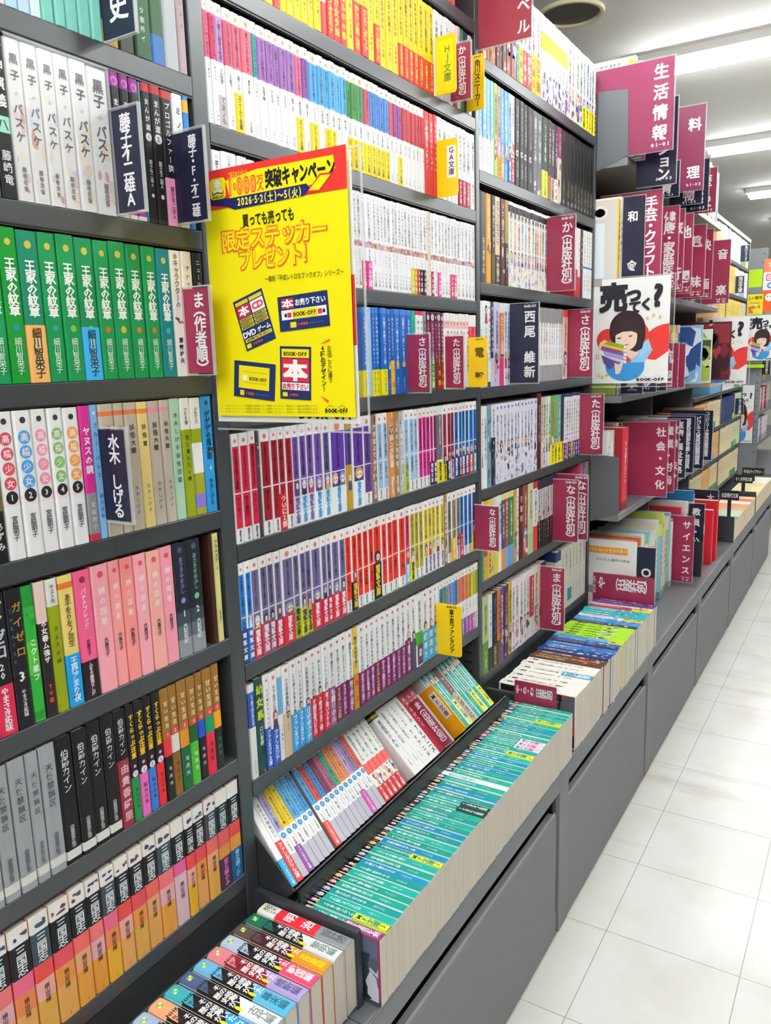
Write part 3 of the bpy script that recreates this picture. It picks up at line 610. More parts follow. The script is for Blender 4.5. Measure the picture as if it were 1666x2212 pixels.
fill('light_novel', 1.775, [30, 42, 54, 71, 88, 107, 132, 144, 164, 180, 195, 213, 234, 253, 270, 294, 311, 326, 344, 363, 379, 393, 409, 435, 453, 471, 486, 503, 521, 537, 553, 570, 587, 605, 621, 635, 644, 657, 678, 697, 712, 734, 757, 777, 794, 812, 829, 851, 874, 896],
     [lb('d85a7c', pkd), lb('c83a64', pkd), lb('c890cc', 'white novel with a lilac label', (.26, 'cfc4cc', '*4', '8a8088')), lb('cf5470', pkd), lb('d6607c', pkd + ys, SN), lb('e2647f', pkd), lb('1f9a94', 'white novel with a teal label')] +
     rep((5, lambda: lb('a06ab4', pud))) + [lb('d8628c', pkd + ys, SN), lb('8a4c9c', pud)] + [lb('4aa2dc', bld + ys, SN), lb('4aa2dc', bld), lb('55aee4', bld + ys, SN), lb('55aee4', bld + ys, SN), lb('5ab4e8', bld), lb('5ab4e8', bld), lb('3a8a3a', 'white novel with a green label' + ys, SN), lb('3a8a3a', 'white novel with a green label' + ys, SN), lb('2f8236', 'white novel with a green label' + ys, SN)] +
     [lb('cf4a6c', pkd + ys, SN)] + rep((4, lambda: lb('4a8cd8', bld + ys, SN))) + [lb('c84a5c', pkd), lb('a03a80', pud), lb('8a4a9a', pud + ys, SN)] +
     rep((6, lambda: lb('c02a3a', 'white novel with a red label'))) + rep((3, lambda: S('red novel with printed art', 'd03a40', txt=[('*9', .9, .3, .5, 'f8d8d8')], blot=[(.4, .9, ['b82430', 'e05a5c', 'f0c0b0'], 6)]))) +
     rep((4, lambda: S('white novel with green lettering', 'f0f0ee', txt=[('*8', .86, .4, .5, '3a7a5c')]))) + [S('white novel with a grey picture', 'f0f0f0', txt=[('*8', .9, .5, .45, '4a4a50')], blot=[(.36, .44, ['6a6a88', '3a3a4a'], 4)])] +
     rep((3, lambda: S('white novel with a maroon paper band', 'f0f0f0', txt=[('*8', .9, .45, .5, '4a4a50')], obi=(.34, 'a81f3a', '*5', 'f4dce0')))) + [S('white novel with pink lettering at the upright', 'f4f2f2', txt=[('*8', .9, .5, .5, '4a4a50'), ('*4', .34, .08, .5, 'd8508c')])],
     N2 % 'third', .160, False, G2)
def ga(obi=None, d='white novel with grey title and picture strip'):
    return S(d, 'f4f3f4', [(.44, .50, ['c9a08a', 'd8b8a4', 'b88a7a', 'd6a8b0', 'c8b0c4'])], [('*10', .92, .53, .56, '77757c', .015), ('*5', .42, .26, .3, '8a8890'), ('GA文庫', .20, .03, .46, '8a8888')], obi=obi, blot=[(.43, .51, ['8a5a4a', 'e8c8a8', 'c88a90', '6a5a7a', 'f0dcc8'], 4)], circ=[(.95, 'd8dde4', '', 'fff')])
rb = lambda c_, d, t_='f8e8ec': ga((.30, c_, 'GA文庫', t_), 'white novel with a %s paper band' % d)
st = [ga() for _ in range(39)]
for i, (c_, d) in {6: ('c8283c', 'red'), 7: ('d8389c', 'magenta'), 19: ('e0d020', 'yellow'), 20: ('c8b818', 'mustard'), 21: ('d8302c', 'red'), 22: ('1c1a1c', 'black'), 23: ('24201f', 'black'), 26: ('a02a34', 'dark red'), 28: ('e0509c', 'pink'), 32: ('d8406c', 'rose'), 33: ('d8406c', 'rose')}.items(): st[i] = rb(c_, d)
st[24] = S('white novel with orange lettering at its foot', 'f2efec', [(.42, .50, 'b88a6a')], [('*9', .9, .52, .5, '555'), ('*5', .3, .04, .7, 'e0702a', .03)])
st[25] = S('cream novel among white ones', 'e6d6c4', txt=[('*10', .9, .2, .4, '7a6a54')])
fill('light_novel', 1.573, [31, 50, 82, 85, 106, 124] + [336, 348, 360, 373, 384, 395, 413, 427, 446, 465, 477, 487, 501, 516, 529, 542, 553, 563, 577, 593, 607, 619, 629, 642, 655, 663, 679, 692, 708, 723, 737, 753, 768, 782, 800, 817, 835, 855, 874, 896],
     [ga(), ga(), None, ga(), ga(), None] + st, N2 % 'fourth', .168, False, G2)
OL = (.30, 'eee018', 'オーバーラップ', '6a6410')
ob_ = lambda obi=None, d='blue novel with white title': S(d, ['1c5cb0', '1a64b8', '1f58a8'], [(.94, 1, '3a7cc8')], [('*11', .90, .36, .42, 'dcecff', .02), ('*4', .2, .05, .3, 'b8d4f4')], obi=obi, art=None if obi else (.30, .40, None))
dd = lambda: S('white novel with a red corner flag', 'f2ecea', [(.80, .90, 'e9c0bc')], [('*9', .78, .2, .5, '5a5054')], circ=[(.87, 'd84a44', '', 'fff')])
gm = lambda obi=None, d='plum novel with white title': S(d, '6f1f48', [(.88, .98, '4a1430')], [('*10', .86, .35, .46, 'f0d8e4', .02)], obi=obi, circ=[(.93, 'e8d8e0', 'G', '4a1430')], blot=[(.36, .46, ['e8b060', 'c86a50', 'f0d8b0'], 4)])
fill('light_novel', 1.375, [404, 421, 436, 447, 463, 470, 492, 505, 520, 541, 567, 588, 606, 621, 637, 653, 669, 689, 698, 717, 731, 743, 758, 774, 790, 807, 825, 840, 856, 877, 896],
     [ob_(OL, 'blue novel with a yellow paper band'), S('pale blue novel leaning', 'a8c4e0'), ob_(OL, 'blue novel with a yellow paper band'), ob_(OL, 'blue novel with a yellow paper band'), None, ob_(OL, 'blue novel with a yellow paper band'), ob_(), S('blue novel with a gold award band', '1c5cb0', txt=[('*11', .90, .46, .42, 'dcecff', .02)], obi=(.40, 'f0b818', '1位', 'd8481c')),
      ob_(), ob_(), ob_(), S('teal-green novel', '16a08a', txt=[('*7', .9, .3, .5, '0c4a40')]), S('white novel with a red cap', 'f0eeee', [(.95, 1, 'c83040')], [('*8', .9, .3, .5, '555')]), S('white novel with a red cap', 'f0eeee', [(.95, 1, 'c83040')], [('*8', .9, .3, .5, '555')]),
      S('grey novel', '8a8a90', txt=[('*8', .9, .3, .5, '333')]), gm(), gm((.42, '2a7a2c', 'GCN文庫', 'e8f0a0'), 'plum novel with a green paper band'), gm(), gm((.42, '8a2418', '1万部', 'f4c81c'), 'plum novel with a dark red paper band'), gm((.36, 'a02c1a', '2万部', 'f4c81c'), 'plum novel with a dark red paper band')] +
     rep((8, dd)) + rep((2, lambda: S('white novel with a red label', 'f2eeee', [(.55, .84, 'd03048')], [('*9', .82, .57, .5, 'f8d8dc'), ('*4', .5, .2, .4, '666')]))),
     N2 % 'fifth', .165, False, G2)
DG = '電撃文庫'
def dk(colr, d, obi=None, dark=.35, f=.14, art=None):
    return S(d, 'f3f2f2', [], [('*10', .87, .50, .50, shade(colr, dark), .02), ('*4', .43, .24, .42, shade(colr, dark)), (DG, .125, .015, .34, '3a3a40', .01)], obi=obi, circ=[(.935, 'e07a6a', '', 'fff')]) | {'panel': [(f, .455, colr, .10), (.467, .885, colr, .10)]}
art_ = lambda d, c_: S(d, c_, txt=[('*7', .9, .35, .6, 'f6ece4', .03), (DG, .24, .04, .5, 'f0e8e8', .02)], blot=[(.0, 1, [shade(c_, .6), shade(c_, 1.25), 'e8b890', '6a4a50'], 9)])
pd = 'white novel with a violet label'
WB = (.30, 'f1f0f4', DG, '6a58a0', .16); LB = (.30, 'f1f4f8', DG, '3a9ad8', .16)
fill('light_novel', 1.17, [31, 49, 70, 88, 97, 122, 141, 158, 177, 196, 216, 237, 262, 283, 334, 354, 394, 423, 443, 464, 484, 508, 528, 547, 567, 588, 605, 623, 641, 660, 675, 690, 719, 739, 757, 776, 797, 814, 831, 851, 875, 896],
     rep((3, lambda: dk('cf1c44', 'white novel with a crimson label'))) + [S('dark picture novel standing back', '4a4244', blot=[(0, 1, ['2a2426', '8a6a60', 'c8b8a8'], 7)], dx=.02)] + rep((2, lambda: dk('9c1428', 'white novel with a deep red label'))) +
     [dk('9c1428', 'white novel with a deep red label and red band', (.36, 'd82a2a', 'ついに2部', 'fff0f0')), dk('9c1428', 'white novel with a deep red label')] +
     [dk('6c4a9c', pd, WB), dk('6c4a9c', pd, LB), dk('6c4a9c', pd, WB), dk('6a4a9e', pd, LB), dk('55508a', pd, LB), dk('5a2f96', 'thick white novel with a violet label', LB), S('golden brown novel with printed art', 'b8942c', [(.5, .88, '55408a')], [('*9', .86, .5, .5, '2a2050')], art=(.22, .42, None)), dk('5a2f90', 'thick white novel with a violet label', LB), dk('5c3a88', pd)] +
     [art_('picture novel with a dusky brown spine', '8a6a60'), dk('9ec4e8', 'white novel with a pale blue label'), dk('9ec4e8', 'white novel with a pale blue label'), art_('picture novel with an orange spine', 'd88a4a'), art_('picture novel with a tan spine', 'a07c50'), art_('picture novel with a pale grey spine', 'b8bcc0'),
      dk('a2c8ea', 'pale blue label novel with yellow band', (.36, 'd8d81a', DG, '4a8a9a')), dk('a2c8ea', 'white novel with a pale blue label'), dk('a2c8ea', 'white novel with a pale blue label')] +
     rep((3, lambda: dk('c8147c', 'white novel with a magenta label'))) + [dk('c4187c', 'magenta label novel with navy band', (.30, '2a2a58', DG, 'f0f0f0')), dk('9c1464', 'magenta label novel with navy band', (.30, '2a2a58', DG, 'f0f0f0')), S('grey novel with a yellow band', 'f0f0f0', [(.3, .885, '6a6a72')], [('*9', .87, .5, .5, 'e0e0e4')], obi=(.28, 'e8dc1c', DG, '3a3a20'))] +
     [dk('b01c48', 'white novel with a wine label', (.22, 'e8d818', DG, '3a3a20', .14)), dk('8f2440', 'white novel with a wine label', (.26, '2a2430', DG, 'f0f0f0', .14)), dk('8c2444', 'white novel with a wine label', (.26, 'e8e8ec', DG, '6a4a9a', .14))] +
     [dk('1468b4', 'white novel with a blue label', (.28, c_, DG, t_, .14)) for c_, t_ in (('4a3a78', 'f4f4f4'), ('2a2a34', '8ad0f0'), ('d8283c', 'ffe8e8'), ('2c3060', 'f0f0ff'), ('c0242c', 'ffe0e0'), ('1f8a9c', 'f0f8f8'))],
     N2 % 'sixth', .170, True, G2)
RBN = (.30, 'd4283c', DG, 'f8e8ec', .14); YB = (.30, 'e2d822', DG, '3a4a30')
pv = 'white novel with a grey-violet label'
kv = lambda obi=None, d=pv: dk('6f6390', d + (' and red band' if obi is RBN else ''), obi)
fill('light_novel', .975, [29, 43, 57, 78, 97, 114, 132, 164, 181, 198, 215, 244, 261, 275, 299, 320, 340, 359, 378, 398, 417, 448, 468, 489, 514, 542, 562, 582, 601, 621, 641, 660, 678, 698, 717, 736, 754, 779, 799, 821, 842, 864, 887],
     [dk('1f78d0', 'white novel with a bright blue label', (.34, '30406a', DG, 'f0f0f8')), dk('1f78d0', 'white novel with a bright blue label', (.34, '2f66b0', DG, 'f0f0f8', .14)), kv(RBN), kv((.32, 'b0445c', DG, 'f4e0e8', .1), pv + ' and rose band'), kv((.32, '9a5a78', DG, 'f4e0e8', .1), pv + ' and rose band'), kv(RBN), kv(RBN),
      kv((.34, 'b4c832', DG, '2a3a18'), pv + ' and yellow band'), kv((.30, 'e2d822', DG, '3a4a30', .12), pv + ' and yellow band'), kv((.26, 'e2d822', DG, '3a4a30', .14), pv + ' and yellow band')] + rep((5, lambda: kv(RBN))) +
     [dk('e0301c', 'white novel with a vermilion label', o_) if o_ is None else dk('e0301c', 'vermilion label novel with black band', o_) for o_ in (None, (.34, '1b1a1c', DG, 'e8c81c', .14), None, None, None, (.44, '1b1a1c', DG, 'e8c81c', .16), None, None, None, None)] +
     [dk('d83a6a', 'white novel with a pink label and blue band', (.26, '7ac0ea', DG, 'f8f8ff', .18)), dk('b8a41a', 'white novel with a mustard label and yellow band', (.26, 'e2dc22', DG, '2a2a20', .18)), dk('b8a41a', 'white novel with a mustard label'), dk('b8a41a', 'white novel with a mustard label')] +
     rep((5, lambda: dk('e0c416', 'white novel with a yellow label', (.24, 'f0eef2', DG, '6a5a8a', .18)))) + [art_('brown picture novel', '9a7a5c'), dk('77706c', 'white novel with a grey label'), dk('9a8a70', 'grey label novel with an amber band', (.34, 'f0b818', DG, 'f8f0d8')), dk('807878', 'white novel with a grey label', (.2, 'e8e6ea', DG, 'c8506a', .12)),
      dk('2a70c0', 'blue label novel with a red band', (.36, 'cf2440', 'ついに2部', 'ffe8ec')), dk('2a70c0', 'white novel with a blue label'), dk('2a70c0', 'white novel with a blue label'), dk('34406a', 'navy label novel with a yellow band', (.28, 'e8dc1c', DG, '2a2a20', .14))],
     N2 % 'seventh', .1645, True, G2)
FT = 'ファンタジア'
def fw(d, obi, art=None, c_='f2f1f1'): return S(d, c_, txt=[('*9', .86, .42, .42, '55535a', .015), ('*4', .38, .28, .3, '888')], obi=obi, circ=[(.94, 'd8606a', '', 'fff')], art=art)
pb = lambda s='TVアニメ化': fw('white novel with a plum paper band', (.42, '7a2460', s, 'f0d8ea' if s[0] != 'T' else 'f0d030'))
fill('light_novel', .775, [33, 50, 71, 85, 106, 119, 139, 159, 176, 196, 215, 233, 251, 272, 292, 312, 333, 352, 372, 391, 411, 429, 450, 470, 491, 513, 534, 558, 580, 610, 634, 658, 677, 691, 708, 723, 737, 753, 770, 785, 801, 820, 839, 859, 877, 896],
     [S('short plain white novel with a blue label', 'eceae6', [(.55, .92, '2c56a8')], [('*9', .9, .57, .5, 'e0e8f8', .02), ('*5', .2, .05, .3, '888')], h=.163), S('dark teal novel with yellow title', '1f4a48', txt=[('幼女系', .95, .55, .85, 'c8d020', .04), ('*4', .5, .3, .5, 'd8e8e0')], blot=[(0, .5, ['143434', '2a6a68', 'd8703a', '0f2626'], 9)]),
      fw('white novel with a cobalt foot', (.44, '2f58b8', 'ファンタジア文庫', 'f0f4ff')), fw('white novel with a cobalt foot', (.40, '2f58b8', FT, 'f0f4ff', .2)), S('slim white novel', 'f0f0ee', [(.5, .9, '6ab0e0')], [('*6', .4, .1, .4, '666')]),
      fw('white novel with a picture foot', (.48, 'd8b898', '', 'fff', .1)), fw('white novel with a sky blue band', (.42, '3aa0e0', FT, 'f4faff', .0)), fw('white novel with a sky blue band', (.42, '3aa0e0', FT, 'f4faff', .1)), fw('white novel with a sky blue band', (.42, '4aa8e4', '*5', 'f4faff', .1))] +
     rep((3, lambda: fw('white novel with a red band', (.46, 'd0283c', '*7', 'f8e4e8', .1)))) + [fw('white novel with a mauve picture band', (.46, '9a5a80', '*5', 'f0e0ec', .1))] + rep((1, pb), (1, lambda: pb('*7')), (1, lambda: pb('*6'))) +
     [S('gold striped novel with a red and gold band', 'e0c050', [(.6, .65, 'f0e0a0'), (.75, .8, 'f0e0a0')], [('*7', .9, .5, .5, '6a5010')], obi=(.44, 'c88a1c', '炎上', 'd82818'))] + rep((3, lambda: pb('*7')), (1, pb), (1, lambda: pb('*6')), (4, lambda: pb('*7'))) +
     [fw('white novel with a plum paper band', (.46, '7a2460', '*7', 'f0d8ea', .12)), fw('white novel with a plum and picture band', (.40, '4a4a68', '', 'f0d8ea', .14)), S('white novel with a bright green band', 'f0f0f0', [(.3, .48, '3aa02c')], [('*8', .9, .5, .42, '555')], art=(.02, .3, '6a3a6a'))] +
     rep((4, lambda: fw('white novel with a light blue band and small figures', (.44, '4ab4e4', '*3', 'f4faff', .14)))) +
     [lb(c_, 'slim novel with a %s label' % d, (.26, b_, '*4', 'f0e8f4')) for c_, d, b_ in (('4a78b0', 'blue', '6a4a9a'), ('5a9a60', 'green', '7a4a9a'), ('8a9ac0', 'lavender', '8a4a9c'), ('a888c0', 'lilac', '8a50a0'), ('5aaae0', 'sky', '9a50a0'), ('3a7ab8', 'blue', 'a050a0'), ('e0886a', 'salmon', '7a54a8'), ('d8745a', 'coral', '7a54a8'), ('e08a5a', 'peach', '8a54a8'), ('d8a040', 'amber', 'b04aa0'), ('d8d040', 'yellow', 'c050a0'), ('9ab03a', 'lime', 'c0c0c8'), ('b04a5c', 'rose', 'a0a0b0'))],
     N2 % 'eighth', .166, True, G2)

# ---- sloping rack
NS = 'on the sloping rack'; GS = 'paperbacks on the sloping rack'
FL = 'ファンタジア文庫'
def sl(c_, d, obi=None, foot='bdb8c4'):
    return S(d, 'f4f3f3', [(.52, .97, c_), (0, .26, foot)], [('*9', .93, .55, .5, shade(c_, .4), .01), ('*4', .40, .28, .36, '66646a')], obi=obi, circ=[(.47, '2f86b4', 'f', 'f4f8ff')])
hj = lambda: S('white paperback with coral and red foot', 'f2f1ee', [(.38, .52, 'f0605c'), (0, .2, 'c02c34')], [('*8', .92, .55, .5, '4a6a5a', .01), ('HJ文庫', .19, .02, .7, 'fbe8e8', .03)], circ=[(.96, 'e8a860', '', 'fff')], blot=[(.2, .38, ['d88a7a', '6a3a4a', 'e8c8b0', '4a6aa0', 'f0e0d0'], 7)])
tlz = lambda obi=None, d='teal paperback with white edges': S(d, 'e8f2ee', obi=obi, txt=[('*9', .74, .4, .42, 'e8f8f4', .01), ('*3', .3, .15, .3, 'c8e8e0')]) | {'panel': [(0, 1, '12988a', .10), (.78, .90, 'c8a890', .10)], 'art': (.78, .90, None)}
wt = lambda n=0: S('white paperback with plain grey title', 'efedeb', [(.96, 1, 'b02c30')], [('*10', .9, .40, .42, '3a383a', .01), ('12' if n else '*5', .22, .12, .5, '3a383a', .01)])
MFY = (.36, 'e2e022', 'MF文庫J', '1f7a5c')
sl_edges = [32, 46, 61, 77, 92, 107, 122, 137, 152, 158, 173, 188, 203, 218, 233, 248, 263, 278, 293, 308, 323, 340, 356, 372, 388, 404, 437, 461, 483, 503, 523, 548, 572, 590, 608, 655, 675, 697, 716, 738, 758, 777, 796, 815, 834]
sl_st = [S('white paperback with a sky blue foot', 'f2f1f0', [(0, .3, '2f9fd0')], [(FL, .28, .02, .6, 'e0f4ff')]), S('white paperback with a red foot label', 'f2f1f0', txt=[('*8', .9, .5, .5, '666')], obi=(.46, 'd83a34', FL, 'fbe8e4')), sl('b0a8d0', 'lilac-topped paperback'), sl('e6c81c', 'yellow-topped paperback with purple foot label', (.30, '8a4a9a', FL, 'f4e8f8')), sl('e6c81c', 'yellow-topped paperback'),
         sl('5aa8d8', 'light blue topped paperback'), sl('5aa8d8', 'light blue topped paperback'), sl('3a8cc8', 'mid-blue topped paperback'), S('dark brown thin spine among pale paperbacks', '4a342c'), sl('4a9cd4', 'light blue topped paperback with a red foot label', (.30, 'e04a40', FL, 'fbe8e4')), sl('c84a44', 'red-topped paperback'), sl('3a7ab8', 'mid-blue topped paperback'), sl('7a2a4c', 'plum-topped paperback'), sl('b05a80', 'rose-topped paperback'), sl('3a9a74', 'green-topped paperback'),
         sl('d8884a', 'orange-topped paperback'), sl('d8884a', 'orange-topped paperback'), sl('c09ad0', 'lilac-topped paperback with a pink foot label', (.30, 'd050a8', FL, 'fbe8f4')), sl('8a80a8', 'grey-violet topped paperback'), sl('cf5a50', 'red-topped paperback')] + rep((5, hj)) + [None] + [S('white paperback with black and yellow cap', 'efedeb', [(.88, 1, '1d1c1c'), (.90, .94, 'b8b030')], [('風船街の人々', .84, .40, .52, '3a383a', .01), ('12', .22, .12, .6, '2a282a', .02)])] + rep((2, wt)) + [S('white paperback with a long black animation note', 'f0eeec', [(.96, 1, 'b02c30')], [('*6', .9, .55, .4, '555'), ('TVアニメ', .5, .05, .62, '1d1c1c', .02)])] * 2 + \
        rep((3, lambda: S('crimson paperback behind the maroon divider', 'a02438', txt=[('*6', .9, .4, .5, 'f0d0d4')]))) + [None] + rep((2, tlz)) + [tlz((.44, 'dfe48a', 'MF文庫J', '2a6a9a'), 'teal paperback with a pale yellow band'), S('brown paperback between teal ones', '6a3a3c', txt=[('*6', .8, .4, .4, 'e0c8b0')], obi=(.5, 'b09a80', '*4', '3a2a20'))] + rep((2, tlz)) + [tlz(MFY, 'teal paperback with a lemon yellow band'), tlz(), tlz(MFY, 'teal paperback with a lemon yellow band')]
rng = random.Random(21); cnt = {}
for i, st in enumerate(sl_st):
    if st is None: continue
    w = (sl_edges[i + 1] - sl_edges[i]) / 1000 - .0008; cnt[st['desc']] = cnt.get(st['desc'], 0) + 1
    book('paperback', w, .158, st, rng, ((sl_edges[i] - 0) / 1000, -.070, .6062), (-math.pi / 4, math.radians(6.5 if i < 25 else 0), 0), True, .105, .0018, cnt[st['desc']], NS, GS).rotation_mode = 'YXZ'

# ---- spine-up trays
NT = 'in the teal spine-up tray'; GT = 'teal paperbacks standing spine up'
def teal(obi=None, d='teal paperback', body='12a08c'):
    return S(d, 'dff1ee', txt=[('*9', .74, .38, .50, 'eafaf6', .015), ('*4', .3, .17, .34, 'a8dcd4')], obi=obi, circ=[(.945, '0c5a4c', 'J', 'e8f4f0')], blot=[]) | {'panel': [(0, 1, body, .07), (.80, .91, 'd8b8a8', .07)], 'art': (.80, .91, None)}
YJ = (.38, 'e4e41c', 'MF文庫J', '1f8a70'); PJ = (.36, 'f4eef2', 'MF文庫J', 'd0408c'); BJ = (.36, '1f2024', 'TVアニメ放送', 'f0f0f0')
nT = 50; x = .034; rng = random.Random(11); cnt = {}
for i in range(nT):
    b_ = ['12a08c', '0f9684', '14a898', '0f8f8a'][i % 4]; w = (.938 - .034) / nT
    st = teal(None, body=b_)
    if i == 0: st = teal((.42, '9c2a68', '*6', 'f4e0ee'), 'teal paperback with a plum paper band and dark front cover'); st['side'] = '3a4452'
    elif i == 1: st = teal(YJ, 'teal paperback with a lemon yellow band', b_)
    elif i in (11, 35, 45): st = teal(YJ, 'teal paperback with a lemon yellow band', b_)
    elif i in (37, 38, 39): st = teal(PJ, 'teal paperback with a white and pink band', b_)
    elif i in (21, 22): st = teal(BJ, 'teal paperback with a black band', b_)
    elif i == 27: st = S('all-white paperback among teal ones', 'eef4f4', txt=[('*9', .8, .4, .46, '8a9aa0')], circ=[(.94, 'c8d4d4', '', 'fff')])
    elif i in (8, 12, 16, 24, 30, 33, 42): st = teal(None, 'blue-green paperback', '1088b0')
    cnt[st['desc']] = cnt.get(st['desc'], 0) + 1
    bo = book('paperback', w - .0006, .168, st, rng, (.034 + i * w, -.2335, .572 + rng.uniform(-.0015, .0015)), (-math.pi / 2, 0, 0), True, .119, .003, cnt[st['desc']], NT, GT, tray=True)
    if i == 0:                                   # its front cover faces the photographer
        f = MB(); o_ = (-.0004, 0, 0)
        f.flat([(-.112, .004), (-.004, .004), (-.004, .164), (-.112, .164)], o_, -Y, Z, '5a6478')
        blotch(f, -.112, -.004, .004, .06, (-.0005, 0, 0), -Y, Z, rng, ['2c3440', '8a96a4', '4a5866', 'c8ccd4', '1c2028'], 12)
        f.flat([(-.112, .07), (-.004, .07), (-.004, .11), (-.112, .11)], (-.0012, 0, 0), -Y, Z, 'd8d0d4')
        f.flat([(-.112, .11), (-.004, .11), (-.004, .116), (-.112, .116)], (-.0012, 0, 0), -Y, Z, '9c2a68')
        f.htext('の教室へ', (-.0016, 0, 0), -Y, Z, -.108, -.02, .097, .02, '3a3038', .02)
        f.htext('TVアニメ第3期', (-.0016, 0, 0), -Y, Z, -.108, -.01, .078, .012, '7a2a5a', .02)
        f.build('front_cover', M_PRINT, bo)

NH = 'in the nearest tray'; GH = 'history paperbacks standing spine up'
hist = [('e02c3c', 'f2efec', '8f9296', 'white, red and grey history paperback'), ('1f6a58', '1a1a1c', 'dfe8ea', 'dark green history paperback'), ('5a4a46', '4a1f22', 'd8901c', 'brown and maroon history paperback'), ('b8c4dc', '1a1a1c', 'd84a6c', 'pale blue and rose history paperback'), ('e8808c', '8c2030', 'b0a0dc', 'pink and maroon history paperback'),
        ('6ab4d8', '1a1a1c', '58b8dc', 'light blue history paperback'), ('4a5c80', '1a1a1c', 'e8f0f0', 'slate blue history paperback'), ('3aa8b4', '1a1a1c', '1ca0e0', 'turquoise history paperback'), ('f0a878', '1a1a1c', '9a80c8', 'peach history paperback'), ('a8b8d8', '1a1a1c', '58c0b8', 'lavender blue history paperback'), ('d84a50', '1a1a1c', 'e8a0a8', 'red-capped history paperback'), ('e0b040', '1a1a1c', '6ab0e0', 'ochre-capped history paperback')]
sub = ['', '黎明編', '忠臣蔵編', '戦国編', '維新編', '幕末編', '古代編', '中世編', '英雄編', '戦乱編', '昭和編', '変革編']
xr = .0158
for i, (c1, c2, c3, d) in enumerate(hist):
    w = .0285; x0 = xr - (i + 1) * w; m = MB(); h = .172; dd_ = .122
    cover_mesh(m, w - .0012, h, dd_, .007, [(0, .34 * h, c3), (.34 * h, .80 * h, c2 if i else c1), (.80 * h, h, c1 if i else c2)], None)
    o_ = np.array((0, -1.2e-4, 0)); wi = w - .0012; lo, hi = .004, wi - .004
    if i == 0:
        m.vtext('NHK', o_, X, Z, wi * .65, .97 * h, .84 * h, wi * .3, '2a3a34', .02); m.vtext('スペシャル', o_, X, Z, wi * .35, .96 * h, .78 * h, wi * .3, '5a1a20', .02)
        m.vtext('明治', o_, X, Z, wi / 2, .76 * h, .36 * h, wi * .74, 'f6eeee', .03, 2); m.vtext('設計図', o_, X, Z, wi / 2, .30 * h, .05 * h, wi * .62, '5c6064', .02, 2)
    else:
        m.flat([(lo, .80 * h), (hi, .80 * h), (lo, .68 * h)], o_ * .6, X, Z, c1); m.flat([(lo, .34 * h), (hi, .34 * h), (hi, .44 * h)], o_ * .6, X, Z, c3)
        m.glyph('N', o_, X, Z, wi * .24, .80 * h, wi * .32, '1c2430', .03); m.glyph('H', o_, X, Z, wi * .5, .80 * h, wi * .32, '1c2430', .03); m.glyph('K', o_, X, Z, wi * .76, .80 * h, wi * .32, '1c2430', .03)
        m.vtext('取材班', o_, X, Z, wi * .33, .765 * h, .65 * h, wi * .24, '2c3440', .02)
        m.vtext('その時', o_, X, Z, wi * .68, .70 * h, .50 * h, wi * .40, 'f2f2f2', .03, 2); m.vtext('歴史が', o_, X, Z, wi * .30, .64 * h, .40 * h, wi * .42, 'f4f4f4', .03, 2); m.vtext('動いた', o_, X, Z, wi * .64, .51 * h, .31 * h, wi * .42, 'f2f2f2', .03, 2)
        m.ell(wi * .22, .365 * h, wi * .10, .045 * h, o_, X, Z, 'e8dc1c', 14)
        m.vtext(sub[i], o_, X, Z, wi / 2, .29 * h, .04 * h, wi * .56, 'f0d41c' if i == 2 else 'f4f4f8' if i in (3, 7, 8, 9) else shade(c3, .55), .02, 2)
    for q in range(4): m.ell(wi * .4 + (q % 2) * .004, .925 * h + (q // 2) * .004, .0026, .0026, o_, X, Z, '7ac850' if q % 3 else 'e8f0a0', 6)
    ob = m.build('history_paperback', M_PRINT, None, (x0, -.2015, .578), (-math.pi / 2, 0, 0))
    MB().box((.0009, .003, .0012), (wi - .0009, dd_ - .002, h - .002), PAGE).build('pages', M_PAPER, ob)
    ALL.append((ob, d, NH, GH, 'book'))

